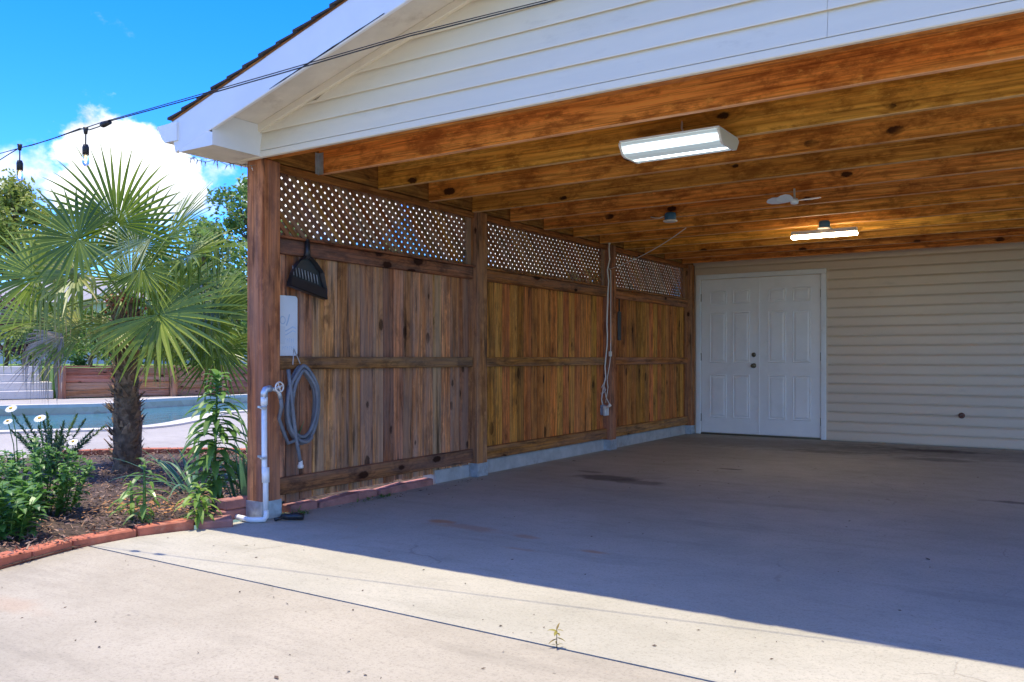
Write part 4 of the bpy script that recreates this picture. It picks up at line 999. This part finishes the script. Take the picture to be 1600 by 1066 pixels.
FANS = [ # hub px, fwd, axis deg, axis fwd, normal (camward, up), R px, spread, hang, mat
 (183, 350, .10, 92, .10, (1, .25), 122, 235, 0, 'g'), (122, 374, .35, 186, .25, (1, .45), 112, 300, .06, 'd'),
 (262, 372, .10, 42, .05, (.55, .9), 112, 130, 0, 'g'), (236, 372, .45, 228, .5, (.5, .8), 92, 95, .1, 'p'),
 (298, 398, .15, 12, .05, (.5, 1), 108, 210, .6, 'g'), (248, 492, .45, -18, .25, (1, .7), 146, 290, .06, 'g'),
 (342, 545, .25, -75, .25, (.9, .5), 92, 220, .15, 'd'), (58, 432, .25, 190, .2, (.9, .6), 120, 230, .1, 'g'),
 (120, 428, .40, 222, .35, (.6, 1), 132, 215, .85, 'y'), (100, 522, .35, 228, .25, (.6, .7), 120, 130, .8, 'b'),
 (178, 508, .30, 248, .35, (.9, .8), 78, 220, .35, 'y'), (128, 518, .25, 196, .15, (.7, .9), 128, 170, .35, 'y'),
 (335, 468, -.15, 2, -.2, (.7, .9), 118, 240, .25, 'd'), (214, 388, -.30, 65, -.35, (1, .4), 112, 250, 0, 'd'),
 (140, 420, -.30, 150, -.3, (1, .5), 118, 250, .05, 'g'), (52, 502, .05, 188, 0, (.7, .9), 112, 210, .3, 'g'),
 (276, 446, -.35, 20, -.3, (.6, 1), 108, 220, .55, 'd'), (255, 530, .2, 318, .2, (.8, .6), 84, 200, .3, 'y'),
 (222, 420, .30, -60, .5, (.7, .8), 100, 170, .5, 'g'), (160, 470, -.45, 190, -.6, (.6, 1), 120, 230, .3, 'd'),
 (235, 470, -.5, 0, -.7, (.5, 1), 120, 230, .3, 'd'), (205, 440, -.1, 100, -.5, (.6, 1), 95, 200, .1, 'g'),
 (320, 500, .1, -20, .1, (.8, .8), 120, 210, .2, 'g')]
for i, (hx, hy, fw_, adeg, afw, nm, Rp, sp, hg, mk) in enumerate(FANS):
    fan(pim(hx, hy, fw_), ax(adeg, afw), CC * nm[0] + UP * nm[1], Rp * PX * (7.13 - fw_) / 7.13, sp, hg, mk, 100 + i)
mfr = MB(); rp2 = random.Random(8)
for k in range(60):
    p = PB + Vector((rp2.uniform(-.14, .14), rp2.uniform(-.14, .14), rp2.uniform(1.28, 1.5))); mfr.lathe(p, [(.003, -.012), (.014, 0), (.003, .012)], 6)
mfr.build('fruit', plain('red_palm_fruit', (.36, .09, .03), .6, var=.3), pal)['kind'] = 'stuff'

# --- leafy plants
G1 = leafmat('lily_leaf', (.07, .16, .03), (.17, .31, .07), .35, .35)
G2 = leafmat('iris_leaf', (.06, .16, .075), (.14, .27, .12), .3, .4)
G3 = leafmat('daisy_leaf', (.05, .14, .025), (.15, .30, .06), .35, .4)
G4 = leafmat('fern_leaf', (.075, .14, .04), (.16, .24, .09), .3, .55)
G5 = leafmat('lime_leaf', (.13, .25, .035), (.28, .42, .09), .4, .4)
G6 = leafmat('sapling_leaf', (.20, .13, .03), (.30, .26, .05), .3, .5)
def lily(name, base, H, n, Ls, W, label, seed, mat=G1, spreadk=1.0, lean=(0, 0)):
    base = Vector(base); r = random.Random(seed); root = empty(name, base, label, 'plant'); m = MB()
    tip = base + Vector((lean[0], lean[1], H)); m.tube([base - Vector((0, 0, .03)), base.lerp(tip, .5) + Vector((lean[0] * .1, 0, 0)), tip], [.011, .009, .004], 7); m.build('stem', Mstem, root)
    lf = MB(); tl = []
    for k in range(n):
        u = .10 + .90 * k / (n - 1); a = k * 2.39996 + r.uniform(-.3, .3); p = base.lerp(tip, u)
        el = .15 + .9 * max(0, u - .8) / .2 if u > .8 else .12 + r.uniform(-.15, .35)
        L = Ls * (.75 + .5 * math.sin(math.pi * min(1, u * 1.1)) ) * r.uniform(.85, 1.1) * (1 if u < .85 else .62)
        blade(lf, tl, p, Vector((math.cos(a), math.sin(a), el)), UP, L * spreadk, W * r.uniform(.85, 1.15), r.uniform(.9, 1.6), 5, .35, r.random(), lambda q: (math.sin(math.pi * min(1, q * .88 + .12)) ** .75))
    finish(lf, tl, 'leaves', mat, root); return root
lily('lily_plant', (-.50, .02, .05), .84, 100, .22, .050, 'tall lily stalk thick with drooping lance leaves near the front post', 31, lean=(.02, .02))
lily('lily_shoot', (-.36, -.56, .05), .34, 26, .15, .032, 'short bright lily shoot at the brick edging', 32)
lily('lily_clump', (-.17, -.33, .02), .22, 34, .14, .030, 'small leafy lily clump at the corner of the bricks by the post', 33, G5)
lily('lily_seedling', (-.55, -.52, .05), .20, 14, .13, .03, 'pale low lily seedling among orange leaf litter', 34, G5)
def straps(name, base, n, Ls, W, label, seed, mat, spread=.5, droop=.5, lean=None, cat='plant'):
    base = Vector(base); r = random.Random(seed); root = empty(name, base, label, cat); lf = MB(); tl = []
    for k in range(n):
        a = r.uniform(0, 6.283); o_ = Vector((math.cos(a), math.sin(a), 0)); q = base + o_ * r.uniform(0, .09) - Vector((0, 0, .02))
        d = o_ * spread * r.uniform(.25, 1.2) + UP
        if lean: d += Vector(lean)
        blade(lf, tl, q, d, o_ + UP * .01, Ls * r.uniform(.6, 1.1), W * r.uniform(.8, 1.2), droop * r.uniform(.3, 1.3), 7, .3, r.random(), lambda q_: (1 - q_ ** 3) * (.8 + .2 * q_))
    finish(lf, tl, 'leaves', mat, root); return root
straps('iris_plant', (-.36, .38, .05), 26, .72, .042, 'clump of blue-green sword leaves right behind the front post', 41, G2, .42, .28)
straps('iris_clump', (-.27, .12, .05), 16, .42, .045, 'short broad sword leaves against the outer side of the post', 42, G2, .35, .2)
straps('strap_leaf_plant', (-1.05, .28, .05), 22, .60, .030, 'dark arching strap leaves spreading over the mulch behind the lilies', 43, G2, 1.1, 1.3)
def fern(name, base, n, L0, label, seed):
    base = Vector(base); r = random.Random(seed); root = empty(name, base, label, 'plant'); lf = MB(); tl = []
    for k in range(n):
        a = k * 2.4 + r.uniform(-.3, .3); d = (Vector((math.cos(a), math.sin(a), 0)) * r.uniform(.25, .95) + UP).normalized(); L = L0 * r.uniform(.7, 1.1); s_ = d.cross(UP).normalized(); n2 = s_.cross(d)
        for j in range(150):
            u = j / 150; p = base + d * L * u + Vector((0, 0, -.12 * u * u * L)); wv = .042 * math.sin(math.pi * (u * .9 + .1)) ** .7 + .006; b_ = r.uniform(0, 6.283)
            q = (s_ * math.cos(b_) + n2 * math.sin(b_)) * wv + d * .02
            w3 = d.cross(q).normalized() * .008; lf.face([p - w3, p + w3, p + q]); tl.append(r.random())
        lf.tube([base, base + d * L * .5 + Vector((0, 0, -.03 * L)), base + d * L + Vector((0, 0, -.12 * L))], [.004, .003, .001], 4)
    finish(lf, tl, 'fronds', G4, root); return root
fern('foxtail_fern', (-2.75, .18, .05), 17, .60, 'foxtail fern with upright plumes to the side of the palm trunk', 51)
def bush(name, base, rx_, ry_, H, nst, label, seed, mat, Ls=.075, W=.034, per=24, cat='plant'):
    base = Vector(base); r = random.Random(seed); root = empty(name, base, label, cat); lf = MB(); tl = []; st = MB()
    for k in range(nst):
        a = r.uniform(0, 6.283); q = math.sqrt(r.random()); x, y = math.cos(a) * q, math.sin(a) * q
        b0 = base + Vector((x * rx_ * .55, y * ry_ * .55, -.02)); tp_ = base + Vector((x * rx_, y * ry_, H * (1 - .35 * q * q) * r.uniform(.75, 1.08)))
        st.tube([b0, b0.lerp(tp_, .5) + Vector((r.uniform(-.02, .02), r.uniform(-.02, .02), .02)), tp_], [.005, .004, .002], 5)
        for j in range(per):
            u = .15 + .85 * j / per; p = b0.lerp(tp_, u); a2 = j * 2.4 + r.uniform(-.4, .4)
            blade(lf, tl, p, Vector((math.cos(a2), math.sin(a2), r.uniform(.1, .9))), UP, Ls * r.uniform(.65, 1.2), W * r.uniform(.7, 1.15), r.uniform(.3, 1.2), 4, .3, r.random(), lambda q_: math.sin(math.pi * min(1, q_ * .9 + .1)) ** .8)
    st.build('stems', Mstem, root); finish(lf, tl, 'leaves', mat, root); return root
dz = bush('daisy_bush', (-1.12, -.75, .05), .34, .30, .46, 34, 'leafy green daisy bush with white flowers on long stalks', 61, G3)
bush('leafy_plant', (-.62, -1.22, .05), .26, .26, .30, 22, 'low broad-leaved green plant at the near end of the brick edging', 62, G3, .10, .045, 16)
bush('leafy_shrub', (-1.75, -.85, .05), .34, .34, .42, 24, 'darker green leafy plant filling the bed behind the daisies', 63, G3)
Mpetal = plain('white_petal', (.82, .82, .78), .5, var=.03); Meye = plain('daisy_eye', (.75, .42, .02), .6, var=.1)
def flower(px_, py_, Zc, sz, root, facing=(0, 0, 1)):
    d = RV * ((px_ - 800) / 1320) + FV + Vector((0, 0, (560 - py_) / 1320)); c = CAM + d * Zc
    n_ = (Vector(facing) + CC * .7).normalized(); s1 = n_.orthogonal().normalized(); s2 = n_.cross(s1)
    b0 = Vector(root.location) if False else Vector((-1.12, -.75, .2)); b0 = Vector((c.x * .75 + b0.x * .25, c.y * .75 + b0.y * .25, .25))
    m = MB(); m.tube([b0, b0.lerp(c, .6) + Vector((.01, .01, 0)), c - n_ * .006], [.004, .003, .0028], 5); st = m.build('flower_stalk', Mstem, root)
    m = MB()
    for k in range(18):
        a = k * 2 * math.pi / 18; o_ = s1 * math.cos(a) + s2 * math.sin(a); t_ = n_.cross(o_) * sz * .13
        m.face([c + o_ * sz * .2 - t_ * .5, c + o_ * sz * .2 + t_ * .5, c + o_ * sz * .85 + t_ - n_ * .003, c + o_ * sz - n_ * .006, c + o_ * sz * .85 - t_ - n_ * .003])
    m.build('petals', Mpetal, st)
    m = MB(); m.tube([c - n_ * .004, c + n_ * .004, c + n_ * .008], [sz * .32, sz * .3, sz * .12], 10); m.build('flower_eye', Meye, st)
for fx, fy_, Zc, sz in ((62, 653, 5.1, .036), (17, 638, 5.3, .036), (12, 658, 5.2, .028), (114, 690, 5.2, .03)): flower(fx, fy_, Zc, sz, dz)

sp_ = empty('sapling', (2.665, -.978, 0), 'tiny reddish-green sapling sprouting from the concrete joint', 'plant')
m = MB(); m.tube([(2.665, -.978, -.02), (2.664, -.977, .03), (2.662, -.976, .062)], [.0016, .0014, .001], 5); m.build('stem', Mstemb, sp_)
lf = MB(); tl = []
for z, a, L, W, el in ((.055, 150, .040, .017, .2), (.062, 60, .030, .008, 1.2), (.060, -20, .026, .009, .25), (.056, 250, .028, .012, -.1), (.030, 190, .036, .011, -.3), (.034, -15, .034, .010, -.1), (.008, 200, .022, .006, .5), (.008, 20, .024, .006, .4), (.012, 100, .02, .006, .6), (.05, -60, .022, .010, .1)):
    a = R_(a) + R_(33); blade(lf, tl, (2.664, -.977, z), (math.cos(a), math.sin(a), el), UP, L, W, .5, 4, .3, rnd.random())
finish(lf, tl, 'leaves', G6, sp_)
wd_ = empty('weed_tuft', (.03, .20, 0), 'small green weed tuft growing at the foot of the fence beside the pipe', 'weed'); lf = MB(); tl = []; rr_ = random.Random(77)
for k in range(70):
    a = rr_.uniform(0, 6.283); blade(lf, tl, (.02 + rr_.uniform(-.05, .05), .22 + rr_.uniform(-.1, .12), .0), (math.cos(a), math.sin(a), rr_.uniform(.3, 1.5)), UP, rr_.uniform(.03, .08), .006, .6, 3, .2, rr_.random())
finish(lf, tl, 'blades', G3, wd_)
wd2 = empty('weed_patch', (.02, .95, 0), 'sparse weeds and dirt along the bricks under the weathered panel', 'weed'); lf = MB(); tl = []
for k in range(60):
    a = rr_.uniform(0, 6.283); yy = rr_.gauss(1.05, .12); blade(lf, tl, (.0 + rr_.uniform(-.03, .05), yy, .0), (math.cos(a), math.sin(a), rr_.uniform(.2, 1.2)), UP, rr_.uniform(.02, .06), .008, .6, 3, .2, rr_.random())
finish(lf, tl, 'blades', G3, wd2)

# leaf litter and twigs on the concrete
m = MB(); rl = random.Random(15)
for k in range(230):
    if k < 90: x, y = rl.uniform(-.1, 3.6), rl.uniform(-2.3, -.4)
    elif k < 170: x, y = rl.uniform(.1, 4.2), rl.uniform(-.3, 5)
    else: x, y = rl.gauss(.08, .07), rl.uniform(.6, 2.2)
    L = rl.uniform(.006, .022) if k % 12 else rl.uniform(.03, .05); W = L * rl.uniform(.15, .5); a = rl.uniform(0, 6.283); d = Vector((math.cos(a), math.sin(a), 0)) * L / 2; s_ = Vector((-d.y, d.x, 0)).normalized() * W / 2; p = Vector((x, y, .0025))
    m.face([p - d, p + s_ + Vector((0, 0, .003)), p + d + Vector((0, 0, .002)), p - s_])
lo = m.build('leaf_litter', plain('dry_leaf_bits', (.075, .05, .032), .9, var=.5, scale=3)); tag(lo, 'scattered dry leaf bits and twigs on the concrete', 'leaf litter', kind='stuff')
m = MB()
for k in range(420):
    x, y = rl.gauss(-.62, .26), rl.gauss(-.32, .16)
    if not inside((x, y), bed): continue
    L = rl.uniform(.015, .04); a = rl.uniform(0, 6.283); d = Vector((math.cos(a), math.sin(a), rl.uniform(-.3, .3))) * L / 2; s_ = Vector((-d.y, d.x, rl.uniform(-.01, .01))).normalized() * L * .2; p = Vector((x, y, .082))
    m.face([p - d, p + s_, p + d, p - s_])
lo = m.build('dry_leaves', plain('orange_dry_leaf', (.42, .19, .06), .85, var=.45, scale=8)); tag(lo, 'orange-tan dry leaves lying on the mulch by the lilies', 'leaf litter', kind='stuff')

# ------------------------------------------------------------------ beyond the pool: timber wall, steps, lawn, shrubs, trees, house
WA = Vector((-16.9, 7.9, 0)); WU = Vector((.396, .918, 0)).normalized(); WB_ = Vector((-.918, .396, 0)).normalized()
rw_ = empty('retaining_wall', WA, 'low reddish timber retaining wall with square posts beyond the pool', 'retaining wall')
for i in range(6):
    s0 = .08 + i * 1.32; p = WA + WU * s0
    board('wall_post', p + Vector((0, 0, -.02)) - WB_ * .05, p + Vector((0, 0, .80)) - WB_ * .05, WU, .17, .15, M_timber, rw_, .008)
    if i < 5:
        for j in range(4):
            z = .10 + j * .19; board('wall_board', p + WU * .09 + WB_ * .06 + Vector((0, 0, z)), p + WU * 1.23 + WB_ * .06 + Vector((0, 0, z)), UP, .183, .06, M_timber, rw_, .006)
board('cap_board', WA + WU * -.1 + WB_ * .10 + Vector((0, 0, .79)), WA + WU * 6.9 + WB_ * .10 + Vector((0, 0, .79)), WB_, .2, .035, M_timber, rw_, .004)
sts = empty('garden_steps', WA - WU * 1.5, 'pale concrete garden steps climbing beside the timber wall', 'steps')
Mstep = concrete('step_concrete', (.55, .50, .44), (.64, .59, .53))
for k in range(4):
    a = WA - WU * 3.2 + WB_ * (.02 + k * .33); b_ = WA - WU * (.10 + .25 * (k > 1)) + WB_ * (.02 + k * .33); L = (b_ - a).length
    m = MB(); m.box((0, 0, 0), (L, 1.4 - k * .33, .20 * (k + 1) - .002)); M = frame(a, WU, WB_); m.build('step', Mstep, sts, M, .01)
lawn_pts = [WA + WU * 7 + WB_ * .17, WA + WU * -.1 + WB_ * .17, WA - WU * .1 + WB_ * 1.5, WA - WU * 3.2 + WB_ * 1.5, WA - WU * 40 + WB_ * 2, WA - WU * 120 + WB_ * 200, WA + WU * 160 + WB_ * 200, WA + WU * 120 + WB_ * 2]
Mlawn, t, b = newmat('lawn_grass'); c = coords(t, False)
t.links.new(nmix(t, nrange(t, nnoise(t, c, 1.5, 7, .7), .3, .7), (.09, .19, .03), (.20, .33, .06)), b.inputs['Base Color']); b.inputs['Roughness'].default_value = .9
nbump(t, b, nnoise(t, c, 40, 3), .6, .03)
poly_sheet('lawn', [(p.x, p.y) for p in lawn_pts], [], .76, Mlawn, .8)
def vpt(px_, Z, z=0):
    d = RV * ((px_ - 800) / 1320) + FV; p = CAM + d * Z; p.z = z; return p
def tree(name, base, H, cr, label, seed, mat, nclump=46, leaves=95, lsz=.22, trunk_r=.18, crown_lo=.35, cat='tree', squash=.8, wood_=Mstemb, group=None):
    r = random.Random(seed); base = Vector(base); root = empty(name, base, label, cat, group); tm = MB(); top = base + Vector((r.uniform(-.4, .4), r.uniform(-.4, .4), H * .92))
    pts = [base - Vector((0, 0, .2))] + [base.lerp(top, u) + Vector((r.uniform(-.12, .12), r.uniform(-.12, .12), 0)) for u in (.2, .4, .6, .8, 1)]
    tm.tube(pts, [trunk_r * k for k in (1.25, 1, .85, .62, .4, .12)], 8); lf = MB(); tl = []
    for k in range(nclump):
        u = crown_lo + (1 - crown_lo) * r.random() ** .85; a = r.uniform(0, 6.283); env = math.sin(math.pi * min(1, (u - crown_lo) / (1 - crown_lo) * .86 + .14)) ** .7
        q = cr * env * r.uniform(.35, 1.05); c = base.lerp(top, u) + Vector((math.cos(a) * q, math.sin(a) * q, r.uniform(-.2, .5)))
        s0 = base.lerp(top, max(.15, u - .13)); tm.tube([s0, s0.lerp(c, .55) + Vector((0, 0, .1)), c], [trunk_r * .28, trunk_r * .16, trunk_r * .05], 5)
        cs = cr * r.uniform(.20, .36); tv = r.random()
        for j in range(leaves):
            g_ = Vector((r.gauss(0, 1), r.gauss(0, 1), r.gauss(0, 1) * squash)); g_ = g_.normalized() * cs * r.random() ** .45; p = c + g_
            d = Vector((r.uniform(-1, 1), r.uniform(-1, 1), r.uniform(-.6, .8))).normalized(); s_ = d.orthogonal().normalized(); L = lsz * r.uniform(.6, 1.3)
            lf.face([p - s_ * L * .22, p + d * L * .5 - s_ * L * .05, p + s_ * L * .22, p - d * L * .5]); tl.append(min(1, max(0, tv * .6 + r.random() * .4)))
    tm.build('trunk', wood_, root); finish(lf, tl, 'crown', mat, root); return root
T1 = leafmat('pine_needles', (.11, .16, .03), (.30, .33, .07), .25, .6)
T2 = leafmat('dark_tree_leaf', (.06, .12, .025), (.16, .25, .055), .3, .5)
T3 = leafmat('light_tree_leaf', (.08, .15, .035), (.20, .29, .075), .35, .5)
T4 = leafmat('purple_leaf', (.06, .02, .04), (.15, .05, .08), .25, .5)
tree('pine_tree', vpt(22, 44, .7), 9.8, 2.6, 'rounded olive-green pine crown rising behind the palm', 1, T1, 60, 110, .30, .22, .45)
tree('pine_tree', vpt(-60, 50, .7), 10.5, 3.2, 'tall pine standing beyond the lawn at the far edge of the pool side', 2, T1, 50, 100, .32, .22, .4)
tree('broadleaf_tree', vpt(395, 40, .7), 9.3, 2.5, 'loose blue-green tree seen between the palm and the front post', 3, T2, 50, 95, .28, .2, .3)
tree('broadleaf_tree', vpt(330, 36, .7), 6.2, 2.0, 'light green young tree behind the palm fronds near the post', 4, T3, 46, 90, .25, .16, .2)
tree('oak_tree', vpt(600, 42, .5), 6.0, 2.6, 'broad green tree glimpsed through the first lattice panel', 5, T3, 60, 90, .32, .24, .2)
tree('oak_tree', vpt(905, 60, .3), 6.5, 3.2, 'dark green tree glimpsed through the second lattice panel', 6, T2, 60, 90, .4, .26, .15)
tree('oak_tree', vpt(505, 55, .5), 7.5, 3.0, 'large green tree far behind the weathered fence panel', 7, T2, 60, 90, .36, .26, .2)
for i, (px_, Z, H, cr, mt_, lab) in enumerate(((5, 27, 2.3, 1.1, T4, 'dark purple-leaved shrub at the edge of the lawn'), (372, 25, 1.9, 1.1, T2, 'dense dark green shrub on the lawn beside the front post'), (300, 29, 1.9, 1.1, T3, 'light green shrub on the lawn behind the palm'), (90, 27, 1.8, 1.1, T2, 'deep green rounded shrub in front of the grey-roofed house'), (190, 30, 1.7, 1.2, T2, 'wide low green shrub under the house windows'), (140, 25, 1.5, 1.2, T3, 'yellow-green shrub just behind the timber wall'), (245, 26, 1.6, 1.3, T2, 'mid green shrub behind the palm trunk'), (45, 29, 2.0, 1.5, T3, 'light green shrub above the concrete steps'), (330, 31, 2.0, 1.5, T2, 'green shrub between the palm and the dense shrub'))):
    tree('shrub', vpt(px_, Z, .74), H, cr, lab, 20 + i, mt_, 26, 120, .14, .06, .05, 'shrub')
nh = empty('neighbour_house', vpt(150, 37, .7), 'pale single-storey house with grey roof across the lawn', 'house')
HC = vpt(150, 37, .7); hu = RV; hb = FV; HM = frame(HC, hu, hb)
m = MB(); m.box((-6, 0, 0), (6, 7, 2.75)); m.build('wall', plain('neighbour_wall', (.60, .57, .54), .8, var=.06), nh, HM)
m = MB(); A = [(-6.6, -.6, 2.72), (6.6, -.6, 2.72), (6.6, 7.6, 2.72), (-6.6, 7.6, 2.72)]; B_ = [(-4, 3.5, 4.2), (4, 3.5, 4.2)]
m.face([A[0], A[1], B_[1], B_[0]]); m.face([A[1], A[2], B_[1]]); m.face([A[2], A[3], B_[0], B_[1]]); m.face([A[3], A[0], B_[0]]); m.face([A[0], A[3], A[2], A[1]])
m.build('roof', plain('grey_shingles', (.30, .29, .30), .9, var=.15, scale=8), nh, HM)
for x in (-4.3, -1.6, 1.4, 4.2):
    m = MB(); m.box((x - .65, -.05, .9), (x + .65, .02, 2.15)); wn = m.build('window', M_white, nh, HM)
    m = MB(); m.box((x - .55, -.06, 1.0), (x + .55, -.051, 2.05)); m.build('pane', plain('dark_glass', (.05, .06, .07), .08) if x < -4 else bpy.data.materials['dark_glass'], wn, HM)
print('objects', len(bpy.data.objects))
